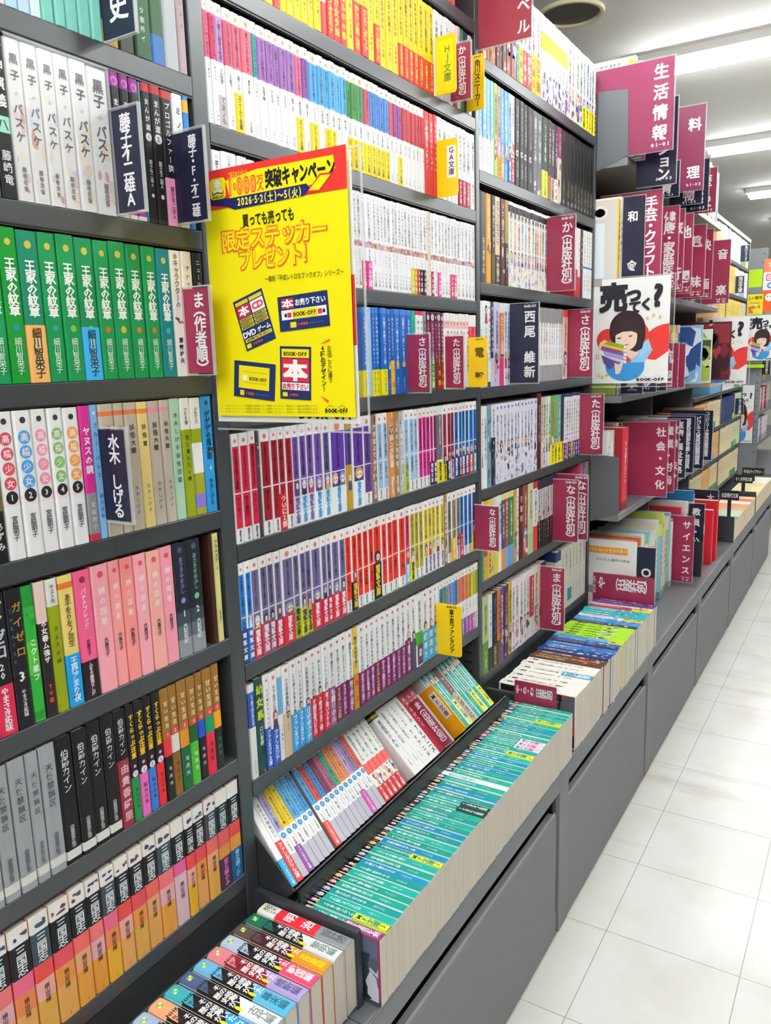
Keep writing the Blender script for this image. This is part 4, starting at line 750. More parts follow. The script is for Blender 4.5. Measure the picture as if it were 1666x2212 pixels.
# ---- third bay: taller novels
G3 = 'novels in the third bay'
PASTEL = ['e8d8d8', 'd8e2ee', 'e6e6d8', 'f0ecea', 'd6e6dc', 'e2d6ea']
def pic(d, body, tcol='5a4a60', pal=None, obi=None, hf=.42, n=8, tops=None):
    return S(d, body, [(.9, 1, tops)] if tops else [], [('*8', .90, hf + .03, .6, tcol, .02)], obi=obi, blot=[(.02, hf, pal or ['b8a0c8', 'e8c8b8', '6a7aa8', 'd88a90', 'f0e4d4', '5a4a5c'], n)], art=(hf * .5, hf, None))
YB3 = (.30, 'f0e01c', '*4', '2a2a20')
fill('novel', 2.114, [944, 966, 982, 1017, 1037, 1055, 1079, 1107, 1142, 1155, 1185, 1209, 1243, 1272, 1312, 1323, 1346, 1369, 1393, 1416, 1441, 1470, 1495, 1530, 1556, 1588, 1630, 1658, 1687, 1717, 1742, 1768, 1783],
     [pic('cream novel with gold art', 'e8d8b0', '8a5a30'), pic('amber and brown novel', 'b87a3a', 'f0e0c0'), pic('amber and brown novel', 'b07038', 'f0e0c0'), pic('dark brown novel', '6a3c28', 'e8d0b0'), pic('dark brown novel', '6a4030', 'e8d0b0'), pic('dark brown novel', '744a34', 'e8d0b0'), pic('russet novel', '9a5434', 'f0dcc0'), pic('russet novel', 'a45c3c', 'f0dcc0'), pic('cream novel with blue foot', 'e6e0d8', obi=(.4, '3aa4dc', '*3', 'f0f8ff')), pic('cream novel with yellow foot', 'efe6dc', obi=(.4, 'e8d020', '*3', '6a5a20')),
      pic('red-footed cream novel', 'efe2dc', obi=(.4, 'd8404c', '*3', 'f8e8e8')), pic('red-footed cream novel', 'efe2dc', obi=(.4, 'd8404c', '*3', 'f8e8e8')), pic('white novel with amber foot', 'f0efef', obi=(.45, 'f0b81c', '*3', '8a5a1c')), pic('white novel with amber foot', 'f0efef', obi=(.45, 'f0c81c', '*3', '8a5a1c'))] +
     rep((9, lambda: S('white novel with a yellow title strip and slate foot', 'd6d4e2', [(.60, .80, 'e6d040')], [('*6', .80, .60, .5, 'c89a20'), ('*5', .55, .36, .4, '8a94a8')], blot=[(0, .34, ['5a6a94', '3c4468', 'a8b4d0', '7a5a80'], 9)]))) +
     [pic('pale pink novel', 'ecd4d8'), pic('pale pink novel', 'f0dcd8'), pic('pale green novel', 'cfe4cc'), pic('sky novel with warm art', 'cfe2f0')] + rep((5, lambda: pic('pastel novel with a bright yellow band', PASTEL, obi=YB3))), N3 % 'topmost', .205, False, G3, d=.13)
fill('novel', 1.868, [920, 940, 963, 983, 1003, 1024, 1045, 1066, 1088, 1109, 1134, 1163, 1191, 1219, 1258, 1287, 1325, 1368, 1392, 1424, 1445, 1479, 1518, 1554, 1586, 1619, 1647, 1677, 1711, 1742, 1773],
     rep((4, lambda: S('sky blue novel with a white lower half', '8fc4ea', [(0, .36, 'f2efee')], [('*7', .95, .55, .4, 'e8f4fc'), ('*5', .3, .08, .3, 'a08a80')], blot=[(.34, .52, ['e8dcd8', 'b8a8c8', 'f4ece4', '8a7a9a'], 6)]))) +
     [pic('lime and white novel', 'a8cc70', '3a6a2a'), pic('pink and green novel', 'd8a0a0', '4a6a4a', obi=(.25, 'e0a81c', '*4', '6a4a10')), pic('blue novel with orange band', '7ab0dc', 'eaf4fc', obi=(.25, 'e88a20', '*4', 'fff0d8')), pic('bright blue novel', '6ab4e4', 'f0f8ff'), pic('pale blue novel', 'a8d0ec', '3a5a8a', obi=(.25, '2a6ab8', '*4', 'e8f0ff')), S('white novel with a red band', 'efecea', txt=[('*8', .92, .6, .5, '8a7a6a')], obi=(.30, 'b8243c', '*4', 'f8e4e8'), blot=[(.3, .5, ['b8503a', 'e8b090', '6a2a2c'], 6)])] +
     rep((4, lambda: S('black novel with a white letter', '262426', txt=[('*9', .92, .5, .4, 'a8a4a4'), ('α', .44, .34, 1.0, 'f0f0f0', .03), ('*5', .28, .1, .4, 'b8b4b4')]))) + rep((2, lambda: S('grey novel with white title', '6a666c', txt=[('*8', .92, .4, .6, 'e8e6ea', .02)], blot=[(0, .2, ['8a8a8e', 'c86a6a', 'd8d0d0'], 4)]))) +
     [S('dark green novel with a lime band', '2c4a3c', txt=[('*8', .92, .45, .6, 'e0e8e0', .02)], obi=(.34, 'dfe83a', '*5', '5a6a1a')), S('brown novel', '5a3c3a', txt=[('*7', .92, .45, .6, 'e8d8d0', .02)], obi=(.3, '9a7a60', '*4', 'c8302c')), S('slate novel', '3c3c4a', txt=[('*7', .92, .45, .6, 'd8d8e0', .02)], obi=(.3, 'c8b08c', '*4', '6a3a2c')), S('violet-black novel', '3a2c48', txt=[('*7', .92, .45, .6, 'e8d8e8', .02)], obi=(.3, 'f0ece4', '*3', '3a3a3a')), S('pale picture novel beside the black set', 'd8c8b8', [(.6, 1, '8a2a50')], [('*6', .92, .62, .6, 'f0d0e0')], blot=[(0, .55, ['e8b090', '6a4a4a', 'f0e0d0'], 7)])] +
     rep((9, lambda: S('plain black novel with small gilt author name', '1d1b1b', txt=[('*3', .95, .86, .3, '8a8684'), ('*6', .36, .14, .46, 'b8aa80', .01)], circ=[(.06, '8a8684', '', 'fff')]))), N3 % 'second', .205, False, G3, d=.13)
wm = lambda c_: S('white novel with a coloured title and lilac figures', 'f0ece6', [(.88, .96, '3a3440')], [('世界', .95, .80, .7, '3a3440', .03), ('*6', .78, .45, .66, c_, .02)], blot=[(.0, .42, ['b8a8d8', 'd8d0e8', '8a9ac0', 'e8c8c0', 'c8d878', 'e8a060'], 12)], art=(.26, .44, None))
fill('novel', 1.618, [921, 928, 957, 986, 1010, 1041, 1069, 1092, 1120, 1146, 1172, 1194, 1219, 1245, 1268, 1286, 1306, 1325, 1346, 1367, 1390, 1610, 1636, 1661, 1688, 1714, 1737, 1760, 1781],
     [S('charcoal novel at the upright', '3a3a3c'), S('charcoal novel', '454546', txt=[('*6', .5, .1, .5, 'c8c4bc')]), S('orange novel', 'e89a1c', txt=[('*8', .95, .5, .5, 'f8e0b0')], blot=[(.3, .5, ['b84a20', 'f0c870', '6a3a1c'], 5)]), S('black novel with olive foot', '2c2c2a', [(0, .35, '4a4a2c')], [('*7', .9, .4, .6, 'd8d4c8')]), S('cream novel with a dark picture panel', 'e8c8a0', txt=[('*6', .95, .45, .66, '4a8a7a', .03)], obi=(.34, '3a3420', '*4', 'd8d0b0')),
      S('dark red novel', '5a1f28', txt=[('*7', .95, .5, .6, 'e8d0c8', .02)], blot=[(.1, .5, ['e8c8c0', '8a2a30', '2a1a1c'], 6)]), S('ochre and black novel', 'a08a40', [(.0, .5, '2c2a24')], [('*4', .45, .2, .6, 'e8e4d8')])] + [wm(c_) for c_ in ('5aa060', 'e08a40', 'd86a50', '7ab0d8', '8ac8d8', 'd8504c', '6ab04a', '8a6a60', 'd83a34', 'e0a030', '7aa06a', '5a9ab0', 'c86aa0')] + [None] +
     [S('red novel beside the maroon divider', 'b8303c', [(.4, 1, 'e8e6e2')]), S('white novel with red foot', 'f0eeec', [(0, .3, 'c83038')], [('*6', .9, .4, .4, '666')]), S('purple-brown novel', '5a2a40', txt=[('*6', .9, .4, .5, 'e8c8a0')])] + rep((4, lambda: S('white novel with a thin blue band', 'f2f1ef', [(.44, .47, '3a7ac0')], [('*8', .92, .5, .4, '8a8680'), ('*4', .35, .1, .35, '8a8680')])))
     + [S('navy-footed white novel', 'f0efed', [(0, .3, '1c2a54')], [('*7', .9, .4, .4, '888')])][:0], N3 % 'third', .205, False, G3, d=.13)
gz = lambda c_: S('white novel with grey top and foot', 'f0eeee', [(.80, 1, '8f8c8e'), (0, .22, '9c999c')], [('刀', .80, .74, .8, '3a383a', .03), ('*5', .72, .50, .46, c_), ('*4', .46, .30, .4, c_)], side='c8c6c8')
fill('novel', 1.37, [922, 940, 964, 982, 1001, 1035, 1062, 1083, 1104, 1316, 1337, 1357, 1381, 1403, 1422, 1442, 1464, 1486, 1511, 1552],
     [S('white novel at the upright with pale title', 'eaeeee', txt=[('*6', .7, .3, .4, '8a9a94')]), S('white novel with a girl and blue foot', 'eceff0', [(0, .4, '5ab0d8')], [('*6', .7, .42, .4, '8a9a94')], art=(.74, .96, None)), S('white novel with black handwriting', 'f0f0f2', [(0, .06, '4a4a50')], [('*9', .88, .3, .56, '3a3a44', .02)], circ=[(.93, '3a3a44', '', 'fff')]), S('black novel with pale foot', '2f2c38', [(0, .34, 'd0ccd0')], [('*8', .95, .4, .6, 'd8d4dc', .02)]),
      pic('lilac novel', 'c8c4e4', '4a4a90'), S('orange novel with a pink foot', 'd8763a', [(0, .34, 'd83a78'), (.88, 1, 'e8e0d8')], [('*6', .86, .45, .6, 'f8e8d0', .03)], art=(.36, .48, None)), pic('white picture novel', 'e8e8f2', '3a5ab0'), pic('white picture novel', 'e4e4f0', '3a5ab0'), None] +
     [gz(c_) for c_ in ('a08a60', '5a6a90', 'b07a70', 'c05a5c', '5a8aa0', '6a8ab0', '7a90b8', '8a9ac0', '7a8ab0')] + [None] * 0 + [pic('peach picture novel before the maroon divider', 'e8c4a8', 'b03a50', tops='d8442c')], N3 % 'fourth', .205, True, G3, d=.13)
bw = lambda: S('white novel with dark-haired figures', 'e4e2ee', txt=[('*9', .86, .5, .5, '5a4a6a', .015)], blot=[(.0, .5, ['2a2a4a', 'c8b8c8', 'e8dcd0', '4a4a7a', '8a6a70', 'd8d4e8'], 11), (.02, .1, ['6a8ac8', 'e0e0f0'], 3)], circ=[(.95, '3a5a9a', '', 'fff')], art=(.38, .55, None))
cb = lambda c_: S('white novel with a coloured foot band', 'eeecf0', [(.95, 1, '2c3a70')], [('*8', .9, .42, .5, '5a5a68', .02)], circ=[(.38, '6a6a9a', '', 'fff')], obi=(.26, c_, '*3', 'f0e8f0'), blot=[(.27, .34, ['d85a6a', 'e8c8c0'], 3)])
fill('novel', 1.12, [922, 934, 955, 983, 1008, 1030, 1056, 1077, 1104, 1127, 1149, 1173, 1198, 1224, 1245, 1269, 1298, 1330, 1346, 1371, 1389, 1410, 1442, 1469, 1497, 1527, 1545, 1570, 1591, 1613, 1635, 1657, 1679],
     [S('white novel with orange lettering', 'f0eeea', txt=[('*8', .86, .45, .7, 'd86a50', .02)], art=(.26, .44, None)), S('white novel with orange lettering', 'f0eeea', txt=[('*8', .86, .45, .7, '4a86a8', .02)], art=(.26, .44, None)), S('blue-green painted novel', '7a9ab0', blot=[(0, 1, ['3a6a8a', '5a9a90', '8ab070', 'c8d8d0', '2c4a70'], 16)]), S('black novel with figures', '1d1d26', [(.6, 1, 'e4e4ea')], [('*7', .95, .6, .5, '4a4a58')], blot=[(0, .58, ['e8dcd8', '3a3a50', '6a6a80', 'c8b8b8'], 9)])] + rep((12, bw)) +
     [S('tall dark red novel standing proud', '4a141c', txt=[('*9', .85, .35, .4, 'e0c0b8', .01)], h=.2185), pic('beige novel', 'c8bca8', '5a5040'), pic('beige novel', 'd0c6b4', '5a5040'), pic('pale green novel', 'd4dccc', '4a5a48'), pic('white novel with flowers', 'e4e6dc', '5a6a58'), pic('green forest novel', '6a9a58', 'e86a2c', ['3a6a34', '8ab848', 'd8d060'], YB3), pic('green forest novel', '7aa860', 'e8502c', ['3a6a34', '8ab848', 'd8d060'], YB3), pic('teal novel with yellow band', '5aa8a0', 'e8f0e8', obi=YB3), S('black novel with yellow band', '2a3440', obi=YB3)] +
     [cb(c_) for c_ in ('2a1f60', 'd83aa0', '1c1c24', '3aa83c', 'b84a50', '2c2a90', '3a2a70')], N3 % 'fifth', .205, True, G3, d=.13)
db = lambda: S('novel with black foot and crowded figures', 'c8c0c4', [(0, .4, '1c1716'), (.86, 1, '2a2c3c')], [('*7', .85, .55, .5, '4a3a40', .015), ('*5', .36, .1, .4, 'c8b8a0')], blot=[(.36, .56, ['8a5a40', 'd8b8a0', '3a2a28', 'b0503a'], 8)])
st3 = lambda c_, c2, d: S(d, 'eae4cc', [(.22, .92, c_), (0, .28, c2), (.92, 1, 'e0d48a')], [('*8', .88, .4, .5, 'f0e4c0', .02)])
fill('novel', .883, [922, 934, 958, 978, 1000, 1023, 1045, 1069, 1093, 1128, 1150, 1168, 1195, 1234, 1276, 1311, 1333, 1347, 1366, 1384, 1407, 1426, 1457, 1690, 1719, 1750, 1779],
     [S('teal-footed novel behind the left maroon divider', 'e0dcc8', [(0, .4, '1f9a7a')], [('*4', .35, .05, .5, 'e8f8f0')]), S('gold and red novel behind the left maroon divider', 'd8a83c', [(.3, .5, 'c8402c')]), S('yellow novel behind the left maroon divider', 'e0c840', txt=[('*5', .4, .05, .6, 'c8502c', .03)]), S('beige picture novel behind the left maroon divider', 'd8c8a8', blot=[(0, .4, ['a08060', 'e8d8c0', '6a8a60'], 6)]), S('white and yellow novel', 'ece8d8', [(0, .3, 'e8d01c')], [('*6', .9, .4, .6, '5a5a50')]), S('white novel with a figure and bold title', 'eeeef0', txt=[('*6', .9, .5, .8, '3a4048', .03)], art=(.2, .42, None)),
      st3('1f4a7a', 'e8902c', 'blue novel with orange foot'), st3('b0303c', '7aa8d8', 'red novel with light blue foot'), st3('1f7a4a', '6a9ac8', 'green novel with blue foot'), pic('straw-coloured novel', 'b89a4a', 'f0e0b0'), pic('white and pink novel', 'ece6ea'), S('thick dark red novel', '561420', txt=[('万聖街', .9, .5, .7, 'e0c0a8', .03)]), pic('rust picture novel', '8a4a3a', 'f0d8c0'), S('pale green novel', 'c8d0a8', [(0, .3, 'a8c890')], [('*6', .9, .5, .5, '6a6a3a')]), S('white novel with a red foot', 'e8e4e0', [(.9, 1, 'c82a30'), (0, .36, 'd8383c')], [('*6', .88, .4, .5, '5a4a4a')])] + rep((7, db)) + [None, pic('red and blue novel beside the rear divider', 'b84a5c', 'f0e0e8', ['3a5ab0', 'd8a0a8', '8a2a40']), pic('blue novel beside the rear divider', '4a5a9a', 'e0e0f0'), pic('tan novel at the upright', 'a87a44', '6a3a1c')],
     N3 % 'sixth', .205, True, G3, d=.13)
fill('novel', .63, [924, 962, 987, 1016, 1036, 1062, 1091, 1116, 1138, 1169, 1198, 1221, 1251, 1284, 1320, 1336, 1380, 1471, 1518, 1548, 1586, 1624, 1656, 1689, 1730, 1769],
     [S('grass green novel', '5a9a34', [(.42, 1, 'b8c890')], [('*6', .9, .5, .5, '6a6a40'), ('*4', .3, .06, .5, 'd8e8c0')]), S('white novel beside the green one', 'eceae8', [(0, .3, '2c2a2a')], [('*6', .9, .4, .5, '888')]), S('black novel with blue title', '161a24', txt=[('カント・レディ', .92, .42, .8, '4a7ab8', .03)], obi=(.3, '4a4030', '*4', 'd8c890')), S('orange and brown novel', 'd8722c', [(0, .32, '5a4a2c')], [('*6', .9, .4, .7, '3a2a3a', .03)]),
      pic('purple novel', '6a4a80', 'e8e0f0'), pic('plum novel with ornate title', '4a2c50', 'e0c060'), pic('mustard novel', 'c8a82c', '3a3420')] + rep((2, lambda: pic('white novel with pink figures', 'ece4e8', '6a5a64'))) + rep((3, lambda: pic('white novel with mixed figures', 'e8e4e6', '5a5a60', ['8a3a4a', 'c8a888', '3a5a4a', 'd8d0c8', '6a4a80']))) + [S('red-striped novel', 'e8e0dc', [(.3, .9, 'b82a38')], [('*8', .88, .35, .4, 'f0d8dc')]), pic('cream forest novel', 'e0dcc8', '6a7a4a', ['5a8a4a', 'c88a5a', '8aa060']), pic('pink patterned novel', 'd8a8a8', '7a2a3a'), S('black and gold novel', '1d1a1c', txt=[('*8', .95, .2, .8, 'c8a030', .02)])] + [None] +
     [S('dark blue top cream novel', 'd8d2c4', [(.85, 1, '2a3a70')])] + rep((2, lambda: S('cream novel with small grey title', 'd6d0c2', txt=[('*6', .92, .6, .3, '6a665c'), ('*3', .3, .2, .3, '6a665c')]))) + [S('cream novel with a teal band', 'd6d0c2', [(.1, .3, '3a8a94')], [('*6', .92, .6, .3, '6a665c')])] + rep((4, lambda: S('cream novel with small grey title', 'd6d0c2', txt=[('*6', .92, .6, .3, '6a665c'), ('*3', .3, .2, .3, '6a665c')]))),
     N3 % 'bottom', .205, True, G3, d=.13)

# ---- third bay tray, spine up
NU = "in third bay's spine-up tray"; GU = 'novels standing spine up'
def up(body, d, tcol='f4f4f4', pal=None, obi=None): return S(d, body, txt=[('*9', .92, .5, .6, tcol, .02)], obi=obi, blot=[(.05, .46, pal or ['d8d8e8', '3a4a8a', 'e8c8b8', '8a9ac8', '5a4a60'], 9)])
ws = lambda obi=None, d='ivory novel with tiny black title': S(d, 'eeebe2', txt=[('精霊', .92, .84, .5, '3a3834', .02), ('*9', .80, .45, .40, '5a5850', .01), ('*3', .34, .22, .46, '5a5850', .02)], circ=[(.955, 'd8d2c0', '', 'fff'), (.40, 'c8c0b0', '', 'fff')], obi=obi)
gy_ = lambda: S('lime green novel', 'a4d42c', txt=[('転生', .88, .72, .7, '3a5a14', .03), ('*5', .66, .46, .6, '3a5a14', .02)], blot=[(.22, .46, ['f0f0f0', '4a5a5a', '8a9aa8', 'e8e8c0', '2c3a3c'], 9)])
seq = [ws(), ws(), ws(), ws(), ws((.40, '4a94b4', '*4', 'e0f0f8'), 'ivory novel with a dusty blue band'), ws(), ws()] + [up('5a3a2c', 'brown and gold novel', 'e8c880', ['d8784a', 'e8b060', 'b83a34', '3a2420', 'f0d8b0']) for _ in range(3)] + [up('1f3a78', 'navy novel with bright figures') for _ in range(2)] + [up('2a70b8', 'mid-blue novel with bright figures') for _ in range(2)] + [up('3a3048', 'dark violet novel', 'd8a0b0', ['c86a90', '2a2440', 'e8d0d8', '6a90c0']), up('2a64a8', 'blue and white novel'), up('5aa8dc', 'sky blue novel', '24508a', obi=(.2, 'f0e02c', '*4', '3a3a20'))] + [gy_() for _ in range(6)] + [up('2c2c34', 'black novel with pink flecks', 'f0d0e0', ['d85a90', 'e8e8e8', '5ab8d8', '2c2c34']), up('3a88cc', 'bright blue novel', 'eaf4ff'), up('3a88cc', 'bright blue novel', 'eaf4ff'), up('ece8e6', 'white novel with coral title', 'e0705a', obi=(.3, 'f0dc2c', '*4', 'b83a2c'))] + \
      [up('2aa8b4', 'cyan novel with white title', 'f0fafa', ['f0f8f8', '1f8a98', 'e8c8b8', '2c5a6a']) for _ in range(4)] + [up('c83a44', 'red novel with yellow foot', 'f8e8e8', obi=(.3, 'f0d41c', '*3', 'b82c24')), up('e8e6ea', 'white novel with small figures', '5a4a6a'), up('6a3a80', 'purple novel', 'f0e0f4', ['c88ad0', '3a2448', 'e8d0e0', 'd8a040']), up('54307a', 'purple novel', 'f0e0f4', ['c88ad0', '3a2448', 'e8d0e0', 'd8a040'])]
rng = random.Random(5); cnt = {}; x0, x1 = .975, 1.822; wts = [1.25 if i < 7 else .94 for i in range(len(seq))]; x = x0
for i, st in enumerate(seq):
    w = (x1 - x0) * wts[i] / sum(wts); cnt[st['desc']] = cnt.get(st['desc'], 0) + 1
    bo = book('novel', w - .0007, .208 + rng.uniform(-.002, .002), st, rng, (x, -.2305 + rng.uniform(-.0015, .0015), .598 + rng.uniform(-.001, .003)), (-math.pi / 2, 0, 0), True, .145, .0035, cnt[st['desc']], NU, GU, tray=True)
    if i == 0:
        f = MB(); f.flat([(-.142, .003), (-.003, .003), (-.003, .204), (-.142, .204)], (-.0004, 0, 0), -Y, Z, '1d1a1e')
        blotch(f, -.142, -.003, .003, .09, (-.0006, 0, 0), -Y, Z, rng, ['3a3440', 'b83a2c', '5a5460', '2a2c3c', '6a4a40'], 14)
        f.flat([(-.10, .165), (-.02, .165), (-.02, .204), (-.10, .204)], (-.0014, 0, 0), -Y, Z, 'e8e6e0'); f.htext('したら', (-.0018, 0, 0), -Y, Z, -.09, -.03, .19, .02, '2a2a2a', .02)
        f.build('front_cover', M_PRINT, bo)
    x += w

# ------------------------------------------------------------------ divider signs (they face down the aisle)
MAR = '9c2348'; NAV = '0f1233'; YEL = 'f2c80a'
def logo(m, o, u0, u1, v, size, col):
    """the shop's word mark with the row of dots over its two halves"""
    m.htext('BOOK-OFF', o, -Y, Z, u0, u1, v, size, col, .05)
    k_ = (u1 - u0)
    for q in range(4):
        for b in (.10, .60): m.ell(u0 + k_ * (b + q * .085), v + size * (.62 + .18 * (q in (1, 2))), size * .09, size * .09, o, -Y, Z, col, 6)
def divider(x, y0, y1, z0, z1, colr, txt, label, u=.66, size=.5, tcol='f6f2f2', sleeve=True, group='section dividers on the shelves', mark=False, code='', top=.93, bot=.06, tilt=None, extra=None, bold=.029, inner=.045):
    """plate across the shelf front from depth y0 out to y1; text runs down near its outer edge"""
    w = y0 - y1; h = z1 - z0; yi = y0 + inner
    m = MB(); o = (-.0016, 0, 0)
    if sleeve: m.box((-.0012, y1 - y0 + .003, .003), (.0012, inner, h - .003), colr)
    else: m.rbox((-.0013, y1 - y0, 0), (.0013, inner, h), .006, colr, axis=0)
    if txt: m.vtext(txt, o, -Y, Z, w * u, h * top, h * bot, w * size, tcol, bold, 3)
    if mark: logo(m, o, w * (u - .2), w * (u + .22), h * .955, w * .11, tcol)
    if code:
        for q, c_ in enumerate(code.split('/')): m.htext(c_, o, -Y, Z, w * (u - .12), w * (u + .14), h * (.075 - .035 * q), w * .07, tcol, .02)
    if extra: extra(m, w, h)
    r = m.build('section_divider', M_SIGN if sleeve else M_PLASTIC, None, (x, y0, z0 + .0006))
    if sleeve: MB().rbox((-.0024, y1 - y0, 0), (.0024, inner, h), .003, 'e8ecf0', axis=0).build('clear_sleeve', M_CLEAR, r); rim_strips(y1 - y0 - .0004, inner, -.0003, h + .0004, .0016, -.0026, .0026).build('sleeve_edge', M_EDGE, r)
    tag(r, label, 'shop sign', group)
    if tilt: r.rotation_euler = (tilt, 0, 0)
    return r
PUB = '（出版社別）'
divider(-.141, 0, -.054, 1.826, 2.0, NAV, '憲史', 'navy divider with two white characters, on the nearest bay at the top photo edge', .5, .62, top=.62, bot=.06)
divider(-.1435, 0, -.049, 1.628, 1.751, NAV, '藤子不二雄A', 'navy author divider left of the black red-topped comics, ending in a roman A', .5, .62)
divider(-.0425, 0, -.056, 1.629, 1.746, NAV, '藤子・F・不二雄', 'navy author divider beside the first upright, with dots around a roman F', .62, .40)
divider(-.041, 0, -.046, 1.4285, 1.548, MAR, 'ま' + '（作者順）', 'maroon divider at the right end of the green comic set', .55, .50)
divider(-.203, 0, -.046, 1.25, 1.370, NAV, '水木 しげる', 'navy author divider with large white lettering in front of beige comics', .5, .68)
def hj_(m, w, h):
    m.rbox((-.0016, -w * .88, h * .06), (-.0012, -.002, h * .92), .003, 'e8d81a', axis=0); m.vtext('HJ文庫', (-.0022, 0, 0), -Y, Z, w * .58, h * .84, h * .20, w * .40, '6a8a2c', .015, 3)
divider(.713, 0, -.045, 1.9735, 2.084, YEL, '', 'plain yellow plastic divider left of the topmost maroon one in the second bay', sleeve=False, extra=hj_, group='yellow plastic dividers')
divider(.780, 0, -.048, 1.976, 2.090, MAR, 'か' + PUB, 'maroon divider between two yellow dividers high in the second bay', .55, .52)
divider(.858, 0, -.041, 1.976, 2.088, YEL, '角川スニーカー', 'yellow plastic divider on the second upright, with long vertical katakana', .62, .50, '3a3010', False, 'yellow plastic dividers', True, top=.90)
def ga_(m, w, h):
    m.box((-.0018, -w * .92, h * .32), (-.0013, -w * .50, h * .88), 'f2efe8'); m.vtext('GA文庫', (-.0024, 0, 0), -Y, Z, w * .71, h * .86, h * .36, w * .30, '2a2a2c', .01, 3)
divider(.710, 0, -.048, 1.7745, 1.886, YEL, '', 'amber plastic divider with a white label, above the row with grey titles', sleeve=False, extra=ga_, group='yellow plastic dividers')
divider(.570, 0, -.051, 1.374, 1.493, MAR, 'さ' + PUB, 'maroon divider right after the blue novels in the second bay', .66, .46)
divider(.736, 0, -.046, 1.3745, 1.492, MAR, 'た' + PUB, 'maroon divider next to the yellow divider in the second bay middle row', .60, .50)
divider(.852, 0, -.047, 1.374, 1.488, YEL, '電 撃', 'yellow plastic divider with two widely spaced characters on the second upright', .60, .52, '5a4408', False, 'yellow plastic dividers', True, top=.84)
divider(.673, 0, -.0625, .777, .898, YEL, '富士見ファンタジア', 'yellow plastic divider hanging over the sloping rack', .62, .44, '2a2408', False, 'yellow plastic dividers', True, top=.91)
divider(.877, 0, -.067, .977, 1.091, MAR, 'な' + PUB, 'maroon divider crossing the second upright, leftmost of the three on its row', .72, .34)
divider(.920, 0, -.127, 2.118, 2.40, 'a02a3e', 'ラノベル', 'large maroon divider cut by the top photo edge beside the second upright', .84, .24, top=.62, bot=.02, group='large category dividers')
divider(1.368, 0, -.0805, 1.618, 1.820, MAR, 'か' + PUB, 'tall maroon divider at the end of the lilac-figured novels in the third bay', .70, .40, mark=True, top=.91)
divider(1.102, 0, -.078, 1.372, 1.575, '0c1838', '西尾 維新', 'tall navy author divider in the third bay, left of grey-topped novels', .68, .40, mark=True, top=.92)
divider(1.560, 0, -.0755, 1.3735, 1.577, MAR, 'さ' + PUB, 'tall maroon divider touching the girl poster on the third bay', .66, .42, mark=True, top=.91)
divider(1.681, 0, -.077, 1.1205, 1.318, MAR, 'た' + PUB, 'tall maroon divider just below the girl poster at the third upright', .66, .42, mark=True, top=.91)
divider(1.432, 0, -.080, .8835, 1.076, MAR, 'な' + PUB, 'tall maroon divider right of the black-footed novels, in front of its twin', .70, .40, mark=True, top=.91)
divider(1.475, 0, -.095, .8835, 1.086, MAR, 'な' + PUB, 'tall maroon divider half hidden behind its twin in the third bay sixth row', .78, .34, mark=True, top=.91)
divider(1.336, 0, -.074, .631, .828, MAR, 'ま' + PUB, 'tall maroon divider on the lowest shelf of the third bay', .66, .42, mark=True, top=.91)
# two standing in the sloping rack
ca = math.cos(math.pi / 4)
divider(.574, 0, -.022, 0, .125, MAR, 'ま' + PUB, 'maroon divider leaning in the sloping rack next to the orange one', .25, .85, tilt=-math.pi / 4, group='dividers in the sloping rack').location = (.574, -.070 - .004, .6062 + .004)
def mf_(m, w, h):
    m.box((-.0018, -w * .72, h * .36), (-.0013, w * .25, h * .88), 'f0ece4'); m.vtext('MF文庫', (-.0024, 0, 0), -Y, Z, w * .24, h * .87, h * .38, w * .66, '3a3a3c', .01, 3)
divider(.640, 0, -.022, 0, .125, 'f0a81c', '', 'orange plastic divider with a white label leaning in the sloping rack', sleeve=False, extra=mf_, tilt=-math.pi / 4, group='dividers in the sloping rack').location = (.640, -.070 - .004, .6062 + .004)
# low wide ones in the trays
def wide(x, ya, yb, z0, z1, colr, txt, label, tc='f4eef0', logo_=False, first=0.0, zc=.6, tall=.02):
    m = MB(); w = ya - yb; h = z1 - z0; m.box((-.0012, -w + .003, .003), (.0012, -.003, h - .003), colr); o = (-.0016, 0, 0)
    n = len(txt); a0, a1 = w * (.06 + first), w * .95; pitch = (a1 - a0) / n
    for i, ch in enumerate(txt):        # characters lie on their side, read along the plate
        for q in range(4):
            g_ = glyph(ch, .010, 3)
            if g_ is None: continue
            p = g_[0] - np.array((.5, .38)) + np.array(((-.02, -.02), (.02, -.02), (-.02, .02), (.02, .02))[q])
            if ch not in ROT: p = np.stack([-p[:, 1], p[:, 0]], 1)
            p = p * np.array((pitch * 1.12, tall)) + np.array((a0 + pitch * (i + .5), zc - z0))
            m.add(np.array(o) - X * 1e-5 * q + p[:, :1] * -Y + p[:, 1:] * Z, g_[1], g_[2], tc)
    if logo_:
        for q, ch in enumerate('BOOK-OFF'): m.glyph(ch, o, Z, Y, h * (.70 + .032 * q), -w * .035, h * .06, tc, .02)
    r = m.build('tray_divider', M_SIGN, None, (x, ya, z0)); MB().rbox((-.0024, -w, 0), (.0024, 0, h), .003, 'e8ecf0', axis=0).build('clear_sleeve', M_CLEAR, r)
    return tag(r, label, 'shop sign', 'low dividers in the spine-up trays')
wide(.945, -.075, -.192, .4525, .630, MAR, 'や・ら・わ（出版社別）', 'low maroon divider with three dotted syllables between teal and ivory novels', zc=.604, tall=.026)
wide(1.828, -.006, -.221, .4525, .692, MAR, 'や （出版社別）', 'wide maroon divider behind the spine-up novels of the third bay', logo_=True, first=.04, zc=.655, tall=.046)

